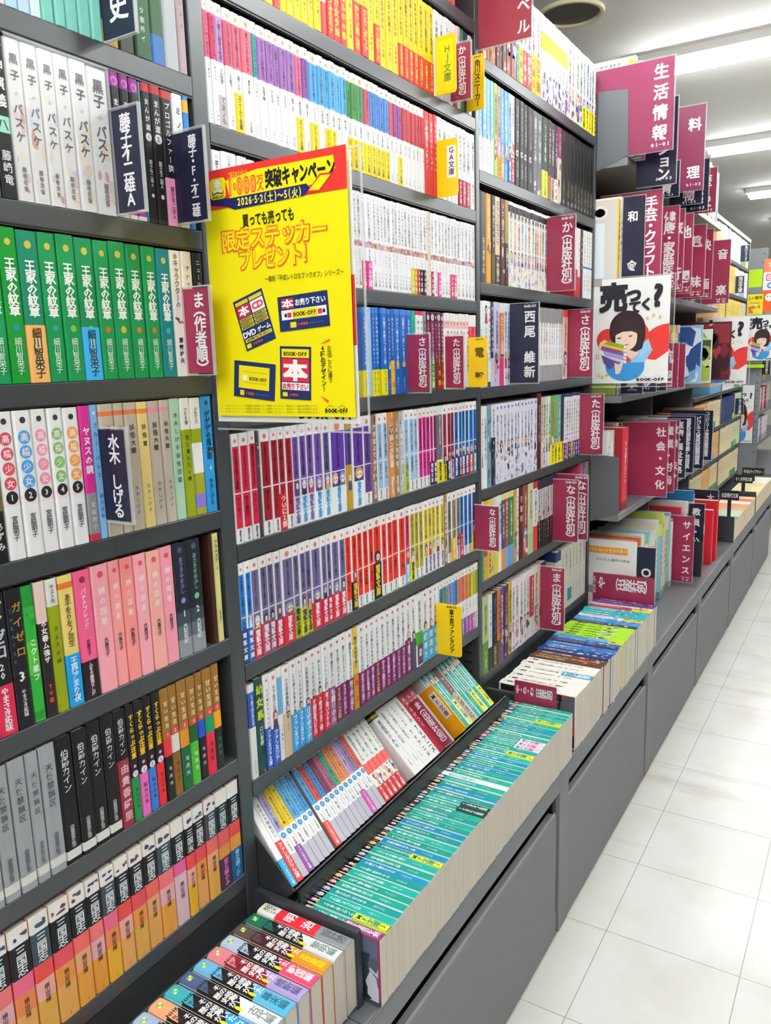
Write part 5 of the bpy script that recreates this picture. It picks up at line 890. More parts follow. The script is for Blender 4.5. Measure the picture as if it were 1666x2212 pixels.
# ------------------------------------------------------------------ posters
def P2(mb, pts, o, colr): mb.flat([(p[0], -p[1]) for p in pts], o, -Y, Z, colr)
def girl_poster(m, W_, H_, o):
    """white advertisement: bold question, bobbed woman leaning on a stack of books"""
    k_ = [0]
    def lay():
        k_[0] += 1; return (o[0] - .00006 * k_[0], o[1], o[2])
    def E(u, v, ru, rv, colr, n=24, a0=0, a1=360): m.ell(u * W_, -v * H_, ru * W_, rv * H_, lay(), -Y, Z, colr, n, a0, a1)
    def PG(pts, colr): P2(m, [(u * W_, v * H_) for u, v in pts], lay(), colr)
    def arc(cx, cy, rx, ry, a0, a1, n=12): return [(cx + rx * math.cos(math.radians(a0 + (a1 - a0) * q / n)), cy - ry * math.sin(math.radians(a0 + (a1 - a0) * q / n))) for q in range(n + 1)]
    PG([(0, 0), (1, 0), (1, 1), (0, 1)], 'f1f0ee')
    PG([(1, .44)] + arc(1.0, .60, .30, .155, 90, 180) + arc(.84, .72, .20, .06, 180, 270) + [(1, .70)], 'dc3a34')
    E(.20, .58, .15, .11, 'dc3a34'); E(.52, .58, .24, .20, 'dc3a34')
    PG(arc(.44, .70, .34, .20, 160, 20) + arc(.46, .86, .22, .075, 0, -180), 'dc3a34')
    PG(arc(.44, .84, .26, .14, 20, -200), '3a8fd0')                                    # shirt
    PG([(.52, .66), (.70, .60), (.80, .68), (.70, .80), (.52, .80)], '8cc4ea')
    PG([(.66, .62), (.74, .58), (.78, .66), (.62, .76)], '9fd0f0')
    PG([(.42, .62), (.58, .58), (.62, .72), (.52, .77), (.40, .70)], 'efcdb8')           # neck
    PG(arc(.46, .47, .235, .165, 180, 0) + [(.70, .56), (.66, .67), (.58, .70), (.30, .63), (.23, .56)], '332227')  # bob
    PG(arc(.445, .585, .145, .10, 200, 360) + [(.595, .54), (.57, .50), (.40, .505), (.305, .535)], 'f4d6c4')          # face
    PG([(.24, .535), (.245, .46), (.36, .395), (.52, .40), (.60, .47), (.60, .525), (.50, .497), (.38, .505), (.29, .545)], '3a282c')  # fringe
    for u, v in ((.355, .565), (.505, .548)): PG([(u - .035, v + .004), (u, v - .008), (u + .035, v - .004), (u, v + .008)], '2a2024')
    PG([(.435, .585), (.455, .583), (.448, .602)], 'dcb09c'); PG([(.425, .632), (.455, .622), (.495, .622), (.46, .638)], 'c8605c')
    for q, (colr, th) in enumerate((('7ab03a', .034), ('e8b83a', .026), ('6a5aa8', .034), ('a8a4d0', .03), ('c8c8e4', .03))):   # book stack
        v = .575 + .036 * q; PG([(.12 + .012 * q, v), (.46, v + .062), (.46, v + .062 + th), (.12 + .012 * q, v + th)], colr)
        PG([(.42, v + .060), (.46, v + .066), (.46, v + .062 + th - .004), (.42, v + .056 + th - .004)], 'f0eee8')
    PG([(.10, .60), (.16, .575), (.20, .59), (.13, .63), (.10, .68), (.08, .64)], 'efc8b0'); PG([(.12, .72), (.30, .78), (.34, .80), (.24, .86), (.16, .80)], '5a4a90')
    PG([(.30, .80), (.36, .82), (.40, .79), (.42, .80), (.40, .86), (.37, .91), (.32, .91)], 'f2d0bc')
    for u, v in ((.09, .915), (.14, .935), (.20, .918), (.72, .385), (.80, .36), (.88, .38)): E(u, v, .018, .013, 'e0c048', 10)
    for q in range(2): PG(arc(.075 + .03 * q, .735, .03, .03, 250, 130, 5) + arc(.08 + .03 * q, .735, .028, .026, 130, 250, 5), 'd84a3c')
    L = lay()
    m.glyph('売', L, -Y, Z, .27 * W_, -.175 * H_, .38 * W_, '26242c', .06, 3); m.glyph('っ', L, -Y, Z, .52 * W_, -.155 * H_, .24 * W_, '26242c', .06, 3)
    m.glyph('て', L, -Y, Z, .555 * W_, -.275 * H_, .17 * W_, '26242c', .06, 3); m.glyph('く', L, -Y, Z, .70 * W_, -.255 * H_, .17 * W_, '26242c', .06, 3); m.glyph('?', L, -Y, Z, .85 * W_, -.18 * H_, .38 * W_, '26242c', .05, 4)
    logo(m, L, .60 * W_, .96 * W_, -.965 * H_, .055 * W_, '1c1c20')
def poster(x, y0, z1, W_, H_, label, hlabel, art=girl_poster, dz=.012, clip=True):
    m = MB(); m.box((-.0004, -W_, -H_), (.0004, 0, 0), 'f1f0ee'); art(m, W_, H_, (-.0006, 0, 0))
    r = m.build('poster', M_SIGN, None, (x, y0, z1)); tag(r, label, 'poster', 'white advertising posters')
    h = MB(); b_ = .014
    h.rbox((.0012, -W_ - b_, -H_ - dz), (.0026, .004, .004), .004, 'e8ecf0', axis=0)
    hr = h.build('poster_holder', M_CLEAR, None, (x, y0, z1)); rim_strips(-W_ - b_ - .0004, .004, -H_ - dz - .0004, .0045, .0024, .0008, .003).build('holder_edge', M_EDGE, hr); tag(hr, hlabel, 'poster holder', 'clear poster holders')
    if clip: MB().rbox((-.0032, -.026, -.018), (-.0009, .002, .004), .003, 'a89c94', axis=0).build('clip', M_PLASTIC, hr)
    return r
def plain(m, W_, H_, o):
    for v0, v1 in ((.44, .70),): P2(m, [(.0, v0 * H_), (W_, v0 * H_), (W_, v1 * H_), (0, v1 * H_)], o, 'd8403c')
    logo(m, (o[0] - .0002, o[1], o[2]), .60 * W_, .97 * W_, -.968 * H_, .055 * W_, '1c1c20')
poster(.002, -.006, 1.696, .246, .334, 'white poster mostly hidden behind the yellow campaign poster, red stripe at its edge', 'clear holder carrying the white and the yellow poster at the first upright', plain)
poster(1.800, .0, 1.679, .243, .333, 'girl poster with a bold question, hung at the third upright', 'clear holder with a beige clip around the girl poster at the third upright')
poster(3.545, .0, 1.606, .243, .333, 'girl poster farther back, partly covered by a dark red magazine', 'clear holder around the girl poster behind the dark red magazine')
poster(6.17, .116, 1.706, .245, .35, 'girl poster at the right photo edge, on the far bookcase run', 'clear holder around the farthest girl poster', clip=False)
poster(6.192, .195, 1.162, .157, .465, 'tall girl poster low on the end panel of the far run', 'clear sleeve over the low girl poster on the far end panel', clip=False)

# yellow campaign poster
W_, H_ = .237, .330; m = MB(); o0 = (-.0008, 0, 0)
def lay(k_): return (-.0008 - .0001 * k_, 0, 0)
def RQ(u0, v0, u1, v1, colr, k_=1): P2(m, [(u0 * W_, v0 * H_), (u1 * W_, v0 * H_), (u1 * W_, v1 * H_), (u0 * W_, v1 * H_)], lay(k_), colr)
def PGN(pts, colr, k_=1): P2(m, [(u * W_, v * H_) for u, v in pts], lay(k_), colr)
def HT(s, u0, u1, v, size, colr, k_=3, bold=.04, res=3): m.htext(s, lay(k_), -Y, Z, u0 * W_, u1 * W_, -v * H_, size * W_, colr, bold, res)
m.box((-.0005, -W_, -H_), (.0005, 0, 0), 'f0e004')
RQ(0, 0, 1, .153, 'd6302c'); PGN([(.17, .048), (.40, .026), (.92, .028), (.93, .075), (.80, .118), (.60, .125), (.30, .135), (.20, .12)], 'f0e004', 2)
PGN([(.04, .105), (.20, .118), (.74, .112), (.77, .138), (.72, .155), (.23, .165), (.17, .148), (.05, .135)], '1c1f5c', 3)
m.rbox((-.0016, -.168 * W_, -.115 * H_), (-.0009, -.055 * W_, -.033 * H_), .005, 'f0e004', axis=0)
m.ell(.11 * W_, -.056 * H_, .026 * W_, .017 * H_, lay(9), -Y, Z, 'f6f4ee', 12); PGN([(.068, .082), (.11, .075), (.155, .082), (.155, .098), (.11, .092), (.068, .098)], '5a5a5a', 9); PGN([(.075, .080), (.11, .073), (.148, .080), (.148, .092), (.11, .086), (.075, .092)], 'f0eee6', 10)
logo(m, lay(10), .07 * W_, .155 * W_, -.107 * H_, .018 * W_, '3a3a20')
HT('ご来店ありがとう', .19, .34, .032, .04, 'e8c020', 4, .02, 2); HT('1,000', .185, .40, .078, .115, 'e0402a', 4, .07); HT('1,000', .187, .398, .078, .112, 'f0a03a', 5, .012)
HT('万', .40, .45, .066, .05, 'e0602a', 4); HT('人', .40, .45, .094, .045, 'e0602a', 4); HT('突破キャンペーン', .46, .93, .070, .10, '1a1a1c', 4, .05)
HT('2026.5.2(土)～5(火)', .25, .71, .138, .055, 'f2e24a', 5, .03)
PGN([(.83, .085), (.91, .088), (.82, .150), (.74, .146)], 'd6302c', 5); PGN([(.835, .092), (.90, .095), (.822, .143), (.755, .139)], 'f0e004', 6)
HT('買っても売っても', .28, .65, .213, .075, '2a2a14', 3, .03)
HT('限定ステッカー', .11, .87, .283, .125, 'e2582a', 3, .075); HT('限定ステッカー', .115, .865, .283, .119, 'f0e004', 4, .024); HT('プレゼント!', .23, .73, .365, .125, 'e2582a', 3, .075); HT('プレゼント!', .235, .725, .365, .119, 'f0e004', 4, .024)
HT('～復刻「平成レトロなブックオフ」シリーズ～', .42, .96, .448, .035, '4a4a20', 3, .01, 2)
def panel(cx, cy, w_, h_, rot, fn):
    """a small printed sticker, turned by rot degrees on the sheet"""
    ca_, sa_ = math.cos(math.radians(rot)), math.sin(math.radians(rot)); U = -Y * ca_ + Z * sa_; V = Z * ca_ + Y * sa_
    o_ = np.array(lay(3)) + -Y * cx * W_ - Z * cy * H_
    def q(u0, v0, u1, v1, colr, k_=0): m.flat([(u0 * w_, -v1 * h_), (u1 * w_, -v1 * h_), (u1 * w_, -v0 * h_), (u0 * w_, -v0 * h_)], o_ - X * .0001 * k_, U, V, colr)
    def t(s, u0, u1, v, size, colr, bold=.04): m.htext(s, o_ - X * .0004, U, V, u0 * w_, u1 * w_, -v * h_, size * h_, colr, bold, 2)
    q(-.5, -.5, .5, .5, '1a2a5e'); fn(q, t)
YB_ = 'd8c420'
def pA(q, t):
    q(-.45, -.45, -.02, -.38, YB_, 1); q(.02, -.45, .45, -.38, YB_, 1); q(-.45, -.36, -.02, -.14, 'c8283c', 1); q(.02, -.36, .45, -.14, 'f0eef0', 1); t('本', -.40, -.06, -.25, .20, 'f6f4f4'); t('CD', .06, .42, -.25, .17, 'd83048')
    for r_ in range(3):
        for c_ in range(2): q(-.45 + .47 * c_, -.12 + .075 * r_, -.02 + .47 * c_, -.06 + .075 * r_, YB_, 1); t('高価買取中', -.42 + .47 * c_, -.05 + .47 * c_, -.09 + .075 * r_, .045, '2a2a40', .02)
    t('DVD', -.46, -.04, .20, .15, 'f4f4f6'); t('ゲーム', .02, .46, .20, .12, 'f4f4f6'); q(-.45, .28, .45, .35, YB_, 1); t('お売り下さい', -.4, .4, .315, .05, '2a2a40'); q(-.45, .38, -.30, .46, 'e8d020', 1); t('1000', -.25, .1, .42, .06, 'e0502a')
def pB(q, t):
    q(-.42, -.42, -.18, -.14, 'c8283c', 1); t('本', -.42, -.18, -.28, .26, 'f6f2f2'); t('お売り下さい', -.15, .46, -.28, .2, 'f2f2f6'); q(-.44, -.10, .46, .18, 'f2f0f0', 1); q(-.22, -.08, .28, .17, 'e8d010', 2); t('BOOK-OFF', -.20, .26, .05, .16, '2a2c20')
    q(-.32, -.02, -.24, .12, 'd03038', 2); q(.29, -.02, .37, .12, 'd03038', 2); q(-.38, .0, -.33, .1, '1a2048', 2); q(.38, .0, .43, .1, '1a2048', 2); q(-.28, .26, -.16, .42, 'e8d020', 1); t('1,000', -.14, .08, .34, .11, 'e0502a'); t('キャンペーン', .1, .4, .34, .06, '8a8aa0', .01)
def pC(q, t):
    q(-.38, -.38, .36, .24, 'f0dc10', 1); q(-.28, -.12, -.18, .02, 'f4f2e4', 2); t('BOOK-OFF', -.12, .30, -.04, .13, '3a3a20'); q(-.25, -.22, .30, -.21, '6a6a30', 2); q(-.25, .07, .30, .08, '6a6a30', 2); q(-.34, .30, -.24, .44, 'e8d020', 1); t('1,000', -.2, .0, .37, .11, 'e0502a'); t('キャンペーン', .03, .36, .37, .06, '8a8aa0', .01)
def pD(q, t):
    q(-.44, -.45, .44, -.29, 'f0dc10', 1); t('BOOK-OFF', -.38, .38, -.36, .10, '2a2c20'); q(-.44, -.27, .44, .16, 'cc2438', 1); t('本', -.38, .38, -.05, .40, 'f8f4f4', .06); q(-.44, .18, .44, .32, 'f4f0f0', 1); t('お売り下さい', -.42, .42, .25, .12, 'c8283c'); q(-.42, .37, -.26, .45, 'e8d020', 1); t('1,000', -.2, .1, .41, .07, 'e0502a')
panel(.325, .606, .055, .070, 17, pA); panel(.68, .585, .082, .045, 3, pB); panel(.30, .852, .074, .050, -6, pC); panel(.605, .825, .052, .070, -3, pD)
m.vtext('お店ごとに違う', lay(3), -Y, Z, .845 * W_, -.72 * H_, -.865 * H_, .035 * W_, '3a3a10', .01, 2); m.vtext('4種のデザイン!', lay(3), -Y, Z, .80 * W_, -.72 * H_, -.90 * H_, .045 * W_, '2a2a10', .03, 2)
PGN([(.78, .715), (.85, .695), (.85, .705)], 'e0502a', 3); PGN([(.77, .915), (.83, .935), (.82, .945)], 'e0502a', 3)
for q in range(3): HT('※キャンペーンの詳細は店頭にてご確認ください。商品の一部は対象外です。', .06, .77, .957 + .013 * q, .013, '7a7420', 3, .0, 1)
logo(m, lay(3), .80 * W_, .955 * W_, -.975 * H_, .034 * W_, '2a2a14')
r = m.build('campaign_poster', M_SIGN, None, (-.0045, -.013, 1.701)); tag(r, 'large yellow campaign poster with a red header hung at the first upright', 'poster')

# ------------------------------------------------------------------ wide magazine shelves beyond the third bay
L4 = [2.045, 1.655, 1.305, .905]
for i, (x0, x1, lab) in enumerate(((1.804, 2.664, 'deep-shelved magazine rack right after the third upright, with grey end brackets'), (2.668, 3.528, 'deep-shelved magazine rack farther along, ending at the cream pocket books'))):
    r = empty('magazine_rack', ((x0 + x1) / 2, .05, CT)); tag(r, lab, 'bookcase', 'magazine racks along the aisle')
    ox = r.location[0]
    def put(mb, nm):
        o = mb.build(nm, M_STEEL, r); o.location = (-ox, -.05, -CT); return o
    for z in L4:
        put(MB().rbox((x0 + .001, -.097, z - .024), (x1 - .001, DEPTH - .01, z), .003, '737578', axis=0), 'shelf')
        if z in (1.655, 1.305): continue
        b = MB(); b.prism([(0, z + .205), (.094, z + .196), (.099, z + .004), (.0, z - .03)], (x0 + (0 if i else .0), 0, 0), -Y, Z, -X, .0022, '5e6165')
        b_ = put(b, 'end_bracket'); b_.data.materials[0] = M_DRAWER
    put(MB().rbox((x1 - .014, 0.004, CT + .001), (x1, DEPTH, 2.36), .002, '6a6c70', axis=2), 'post')
    put(MB().box((x0 + .004, DEPTH - .008, CT + .001), (x1 - .014, DEPTH, 2.36), '3a3c3f'), 'back_panel')
BR = ['e8d8c0', 'd83a4a', '3a8ac8', 'f0c030', '6ab05a', 'e8e4e0', 'e88ab0', '2a4a8a', 'f0f0ee', 'd86a3a', '8ac8d8', '5a3a6a', 'c8d868', 'f4e4ea']
NMC = {'e8d8c0': 'cream', 'd83a4a': 'red', '3a8ac8': 'blue', 'f0c030': 'yellow', '6ab05a': 'green', 'e8e4e0': 'off-white', 'e88ab0': 'pink', '2a4a8a': 'navy', 'f0f0ee': 'white', 'd86a3a': 'orange', '8ac8d8': 'pale blue', '5a3a6a': 'purple', 'c8d868': 'lime', 'f4e4ea': 'pale pink'}
def cover_face(ob, d, h, seed, bgc, items=(), x=-.0005):
    """a front cover on the book's near side: background, strips, words"""
    f = MB(); rg = random.Random(seed); o = (x, 0, 0)
    f.flat([(-d, .002), (-.003, .002), (-.003, h - .002), (-d, h - .002)], o, -Y, Z, bgc)
    for it in items:
        if it[0] == 'r': f.flat([(-d + d * it[1], h * it[2]), (-d + d * it[3], h * it[2]), (-d + d * it[3], h * it[4]), (-d + d * it[1], h * it[4])], (x - .0003, 0, 0), -Y, Z, it[5])
        elif it[0] == 'e': f.ell(-d + d * it[1], h * it[2], d * it[3], d * it[4], (x - .0005, 0, 0), -Y, Z, it[5], 20)
        elif it[0] == 'b': blotch(f, -d + d * it[1], -d + d * it[3], h * it[2], h * it[4], (x - .0004, 0, 0), -Y, Z, rg, it[5], 16)
        else: f.htext(it[0], (x - .0008, 0, 0), -Y, Z, -d + d * it[1], -d + d * it[3], h * it[2], h * it[4], it[5], .02, 2)
    return f.build('front_cover', M_PRINT, ob)
def pt(*xs): return [(x, x) for x in xs]
GAPS = {2.046: pt(1.905, 2.02, 2.12, 2.33, 2.39, 2.45, 2.60), 1.656: pt(1.868, 1.888, 2.14, 2.23, 2.38, 2.637, 2.80, 3.249), 1.306: pt(1.87, 1.98, 2.09, 2.26, 2.335) + [(2.78, 2.797), (2.855, 2.868), (3.22, 3.235)],
        .906: pt(2.19, 2.312, 2.378, 2.418, 2.57, 2.787, 2.995), .4512: pt(2.658, 2.889) + [(2.797, 2.803)]}
def mags(x0, x1, z, yf, hr, rowname, seed, wr=(.018, .032), first=None, pal=BR, d=.20):
    rg = random.Random(seed); x = x0; i = 0
    stops = sorted((a - .0035, b + .0035) for a, b in GAPS.get(z, ()) if x0 - .004 < b and a < x1 + .004)
    while x < x1 - .008:
        for a, b in stops:
            if a - .007 < x < b: x = b
        lim = min([a for a, b in stops if a > x] + [x1]); w = rg.uniform(*wr)
        if lim - x < w + .012: w = lim - x
        if w < .006: x += max(w, .001); continue
        colr = rg.choice(pal); st = S(NMC[colr] + ' guide book', colr, [(.86, 1, rg.choice(pal)), (0, .1, shade(colr, .7))], [('*7', .84, .3, .55, '3a3a44' if sum(lin(colr)) > .9 else 'f2f0ee', .02)])
        h = rg.uniform(*hr)
        ob = book('guide_book', w - .0008, h, st, rg, (x, yf + rg.uniform(0, .012), z + .0004), None, True, d, .002, 1, rowname, 'guide books on the deep shelves')
        if i == 0 and first: first(ob, d, h)
        x += w; i += 1
def f_food(ob, d, h):
    cover_face(ob, d, h, 1, 'e4f0e4', [('r', 0, 0, 1, .86, '3a9a5a'), ('食事の摂り方で決まる!', .1, .935, .80, .045, '3a4a40'), ('e', .93, .93, .055, .055, 'e8b83a'), ('530', .89, .93, .97, .035, '7a4a10')])
def f_cup(ob, d, h):
    cover_face(ob, d, h, 2, 'd8d4cc', [('r', 0, 0, .78, .74, 'e6ecf2'), ('e', .7, .86, .13, .11, 'efe8e0'), ('e', .7, .86, .085, .065, '6a3a28'), ('r', .3, .1, .42, .3, 'c86a3a')])
def f_manual(ob, d, h):
    cover_face(ob, d, h, 3, 'f0eeea', [('r', .12, .86, .85, .93, 'f0a030'), ('セルショートカットキー', .14, .895, .84, .045, 'f8f0e0'), ('*' if 0 else 'かんたん操作の基本', .3, .80, .9, .03, '7a7a7a'), ('r', .62, .40, .9, .62, 'f4e8d0'), ('r', .62, .58, .9, .66, 'f0a030'), ('b', .1, .1, .9, .35, ['e8e4dc', 'dcd8d0', 'f4f2ee'])])
def f_red(ob, d, h):
    cover_face(ob, d, h, 4, 'a8202c', [('b', .05, .05, .95, .95, ['b82a34', '9a1a26', 'c23a40'])])
mags(1.8145, 1.838, 2.046, -.122, (.291, .2915), "at the front of first magazine rack's top shelf", 30, first=f_food, wr=(.022, .0235), pal=['6ab05a'])
mags(1.8385, 1.90, 2.046, -.135, (.275, .285), "behind the green guide book on the top shelf", 46, pal=['e88ab0', 'f0f0ee'])
mags(1.907, 2.645, 2.046, -.088, (.24, .275), "on first magazine rack's top shelf", 31)
mags(2.676, 3.510, 2.046, -.088, (.20, .25), "on second magazine rack's top shelf", 32)
mags(1.812, 2.645, 1.656, -.082, (.25, .29), "on first magazine rack's second shelf", 33, first=f_cup, pal=['f0f0ee', 'f0c030', 'f0c030', 'e8e4e0', 'd86a3a'])
mags(2.676, 3.510, 1.656, -.082, (.24, .28), "on second magazine rack's second shelf", 34)
mags(1.812, 2.645, 1.306, -.084, (.20, .25), "on first magazine rack's third shelf", 35)
mags(2.676, 3.510, 1.306, -.084, (.20, .25), "on second magazine rack's third shelf", 36)
mags(1.812, 1.880, .906, -.058, (.27, .285), "on first magazine rack's lowest shelf", 37, pal=['f0f0ee', 'e8e4e0'], wr=(.014, .02))
mags(1.885, 1.952, .906, -.094, (.285, .29), "on first magazine rack's lowest shelf left of culture divider", 38, wr=(.05, .066), first=f_red, pal=['d83a4a'])
mags(1.956, 2.185, .906, .0, (.26, .285), "set back on first magazine rack's lowest shelf", 45, pal=['d83a4a', 'e8e4e0', 'e8d8c0', '5a3a6a'], d=.16)
mags(2.20, 2.645, .906, -.082, (.25, .275), "on first magazine rack's lowest shelf past the culture divider", 39)
mags(2.676, 3.510, .906, -.082, (.20, .26), "on second magazine rack's lowest shelf", 40)
mags(1.8605, 1.8732, .4512, -.152, (.345, .35), 'standing on the worktop nearest the wide maroon tray divider', 41, wr=(.012, .0127), first=f_manual, pal=['f0f0ee'])
mags(1.905, 2.64, .4512, -.115, (.27, .36), 'standing on the worktop below the first magazine rack', 42, pal=['f0f0ee', 'e8e4e0', 'e8d8c0', 'd86a3a', '8ac8d8', 'c8d868'])
mags(2.70, 3.03, .4512, -.125, (.25, .36), 'standing on the worktop below the second magazine rack', 43, pal=['f0f0ee', 'e8e4e0', 'e8d8c0', '3a8ac8', 'd83a4a'])
# small white boxed book in front of the manual
ob = book('guide_book', .026, .225, S('small white guide book with a barcode', 'f2f1ef'), R, (1.832, -.085, .4516), None, True, .15, .002, 1, 'in front of the orange-titled manual', 'guide books on the deep shelves')
cover_face(ob, .15, .225, 6, 'f2f1ef', [('r', .32 + .018 * q, .72, .327 + .018 * q + .006 * (q % 2), .84, '2a2a2a') for q in range(24)])
# magazines and books standing forward on the deep shelf
for x, yf, z, h, w, bgc, pal, lab in ((2.78, -.165, 1.3062, .245, .016, '9ac4e8', ['d8e8f4', '4a7ac0', 'f0f4f8', '7ab0e0', '2a4a8a'], 'pale blue illustrated magazine left of the yellow-green one'), (2.855, -.192, 1.3062, .228, .012, 'e8e8d8', ['d8dc8a', 'a8b84a', '7ab07a', 'f0ece4', '4a4a3a', 'c8d070'], 'yellow-green illustrated magazine before the dark red one'), (3.22, -.212, 1.3062, .268, .014, '5a1822', ['7a1f2a', '3a1218', '8a2a34', '2a1014', 'a03a40', 'c8b0a8'], 'dark red illustrated magazine covering the second girl poster')):
    st = S('x', bgc); m = MB(); cover_mesh(m, w, h, .21, .0015, [(0, h, bgc)])
    ob = m.build('magazine', M_PRINT, None, (x, yf, z)); MB().box((.001, .0014, .0015), (w - .001, .208, h - .0015), PAGE).build('pages', M_PAPER, ob)
    cover_face(ob, .21, h, int(x * 100), bgc, [('b', .02, .03, .98, .97, pal), ('b', .3, .1, .98, .8, pal)]); ob['label'] = lab; ob['category'] = 'magazine'; ob['group'] = 'magazines facing down the aisle'
# two red exam books
for q, x in enumerate((3.04, 3.13)):
    ob = book('exam_book', .04, .26 + .03 * q, S('x', 'd0202c'), R, (x, -.198 - .006 * q, .4514), None, True, .16, .002); ALL.pop()
    cover_face(ob, .16, .26 + .03 * q, 50 + q, 'd0202c', [('r', .5, .55, .8, .75, 'f0e8e8'), ('大学', .55, .65, .75, .06, '8a1a24')]); tag(ob, ('shorter bright red exam book nearer the navy teaching divider', 'taller bright red exam book nearer the navy university divider')[q], 'book', 'red exam books')
# their dividers
GB = 'large category dividers'
def big(x, yo, z0, z1, colr, txt, label, u=.80, size=.24, yi=-.0, **k_):
    hang = any(z0 < zz < z1 for zz in L4); k_['inner'] = (-.0985 - yi) if hang and x > 1.85 else .02
    divider(x, yi, yo, z0, z1, colr, txt, label, u, size, group=GB, bold=.034, **k_)
big(1.8095, -.2325, 2.0462, 2.313, '86284e', '生活情報', 'largest maroon divider in view, four characters down its edge, at the grey end bracket', .82, .20, yi=-.004, code='01-01', top=.96, bot=.10)
divider_z = [(1.905, -.225, 1.965, 2.225, NAV, 'ファッション', 'navy divider just behind the largest maroon divider', .8), (2.33, -.228, 2.012, 2.303, '86284e', '料 理', 'maroon divider with two spaced characters, on the first rack top shelf', .82), (2.45, -.226, 1.956, 2.143, NAV, '自然', 'navy divider behind the two-character maroon divider on the top shelf', .8), (2.39, -.215, 1.975, 2.10, NAV, '動物', 'small navy divider hanging low under the two-character maroon divider', .75), (2.60, -.228, 1.969, 2.139, MAR, '歴史', 'small maroon divider, last on the first rack top shelf', .8),
             (2.02, -.19, 1.985, 2.10, NAV, '児童', 'small navy divider hanging low behind the largest maroon one', .7), (2.12, -.19, 1.962, 2.08, NAV, '教育', 'second small navy divider under the largest maroon one', .75)]
for x, yo, z0, z1, c_, t_, lab, u_ in divider_z: big(x, yo, z0, z1, c_, t_, lab, u_, .22, yi=-.02, code='01-03')
for x, yo, z0, z1, c_, t_, lab, u_ in ((1.868, -.142, 1.662, 1.938, NAV, '和 食', 'navy divider with two far-spaced characters next to the yellow guide book', .70), (1.888, -.19, 1.664, 1.952, MAR, '手芸・クラフト', 'maroon craft divider behind the navy two-character one', .80), (2.14, -.19, 1.657, 1.938, MAR, '健康・家庭医学', 'maroon health divider after the craft divider', .82), (2.23, -.19, 1.656, 1.94, MAR, '旅 行', 'maroon travel divider behind the health divider', .84), (2.38, -.19, 1.657, 1.943, MAR, '地 図', 'maroon map divider behind the travel divider', .84), (2.637, -.19, 1.6562, 1.937, MAR, '趣 味', 'maroon hobby divider, third from last on the second shelf', .80), (2.80, -.19, 1.657, 1.939, MAR, '映 画', 'maroon film divider, second from last on the second shelf', .82), (3.249, -.19, 1.6562, 1.946, MAR, '音 楽', 'maroon music divider, last on the second shelf', .80)):
    big(x, yo, z0, z1, c_, t_, lab, u_, .26, yi=-.01, code='04-01/06' if x > 2 else '')
for x, yo, z0, z1, c_, t_, lab, u_ in ((1.87, -.150, 1.3062, 1.50, NAV, '自動車', 'navy vehicle divider peeping out below the girl poster', .70), (1.98, -.168, 1.3062, 1.50, NAV, 'バイル', 'second navy divider peeping out below the girl poster', .7), (2.09, -.178, 1.3062, 1.49, NAV, '鉄道', 'third navy divider peeping out below the girl poster', .7), (2.26, -.18, 1.3062, 1.476, MAR, '航空', 'maroon divider half hidden by the girl poster lower corner', .7), (2.335, -.19, 1.3062, 1.474, MAR, '趣 味', 'short maroon hobby divider right of the girl poster', .66)):
    big(x, yo, z0, z1, c_, t_, lab, u_, .36, yi=-.03, code='03-03')
for x, yo, z0, z1, c_, t_, lab, u_ in ((2.19, -.17, .9062, 1.189, MAR, '社会・文化', 'broad maroon culture divider on the lowest rack shelf', .82), (2.312, -.17, .9062, 1.184, MAR, '産業・労働', 'maroon labour divider behind the culture divider', .84), (2.378, -.17, .9062, 1.182, MAR, '政治・法律', 'maroon divider third behind the culture divider', .86), (2.418, -.19, .948, 1.184, NAV, '医療・福祉資格', 'navy care divider, first of four navy ones in a row', .84), (2.57, -.19, .949, 1.183, NAV, '国家試験参考書・問題集', 'navy state exam divider, second of four navy ones', .85), (2.787, -.19, .938, 1.175, NAV, 'ビジネス資格試験問題集', 'navy business exam divider, third of four navy ones', .85), (2.995, -.19, .949, 1.180, NAV, 'コンピュータ資格試験問題集', 'navy computer exam divider, last of four navy ones', .85)):
    big(x, yo, z0, z1, c_, t_, lab, u_, .24 if c_ == MAR else .17, yi=-.02, top=.96, bot=.08)
for x, yo, z0, z1, c_, t_, lab, u_ in ((1.876, -.211, .4515, .786, NAV, 'OA・PC', 'dark navy divider standing behind the wide maroon tray divider', .80), (2.658, -.19, .457, .751, 'a01f48', 'サイエンス', 'maroon science divider on a clear foot on the worktop', .78), (2.889, -.19, .49, .767, NAV, '教員・公務', 'navy teaching divider behind the science divider', .74), (3.235, -.19, .526, .777, NAV, '大学受験', 'navy university divider behind the red exam books', .74)):
    big(x, yo, z0, z1, c_, t_, lab, u_, .26, yi=-.05, top=.95, bot=.10 if x > 2 else -1.2, code='12-01/16' if 2 < x < 2.7 else '')
for x, lab in ((2.66, 'clear acrylic foot under the science divider'), (3.235, 'clear acrylic foot under the university divider')):
    tag(MB().rbox((-.05, -.21, 0), (.12, -.05, .004), .004, 'e8ecf0', axis=2).build('sign_foot', M_CLEAR, loc=(x, 0, .4512)), lab, 'sign foot')
tag(MB().rbox((-.002, -.20, 0), (.002, -.06, .16), .003, '1c1d20', axis=0).build('bookend', M_STEEL, loc=(2.80, 0, .4512)), 'black bookend between the science and teaching dividers', 'bookend')

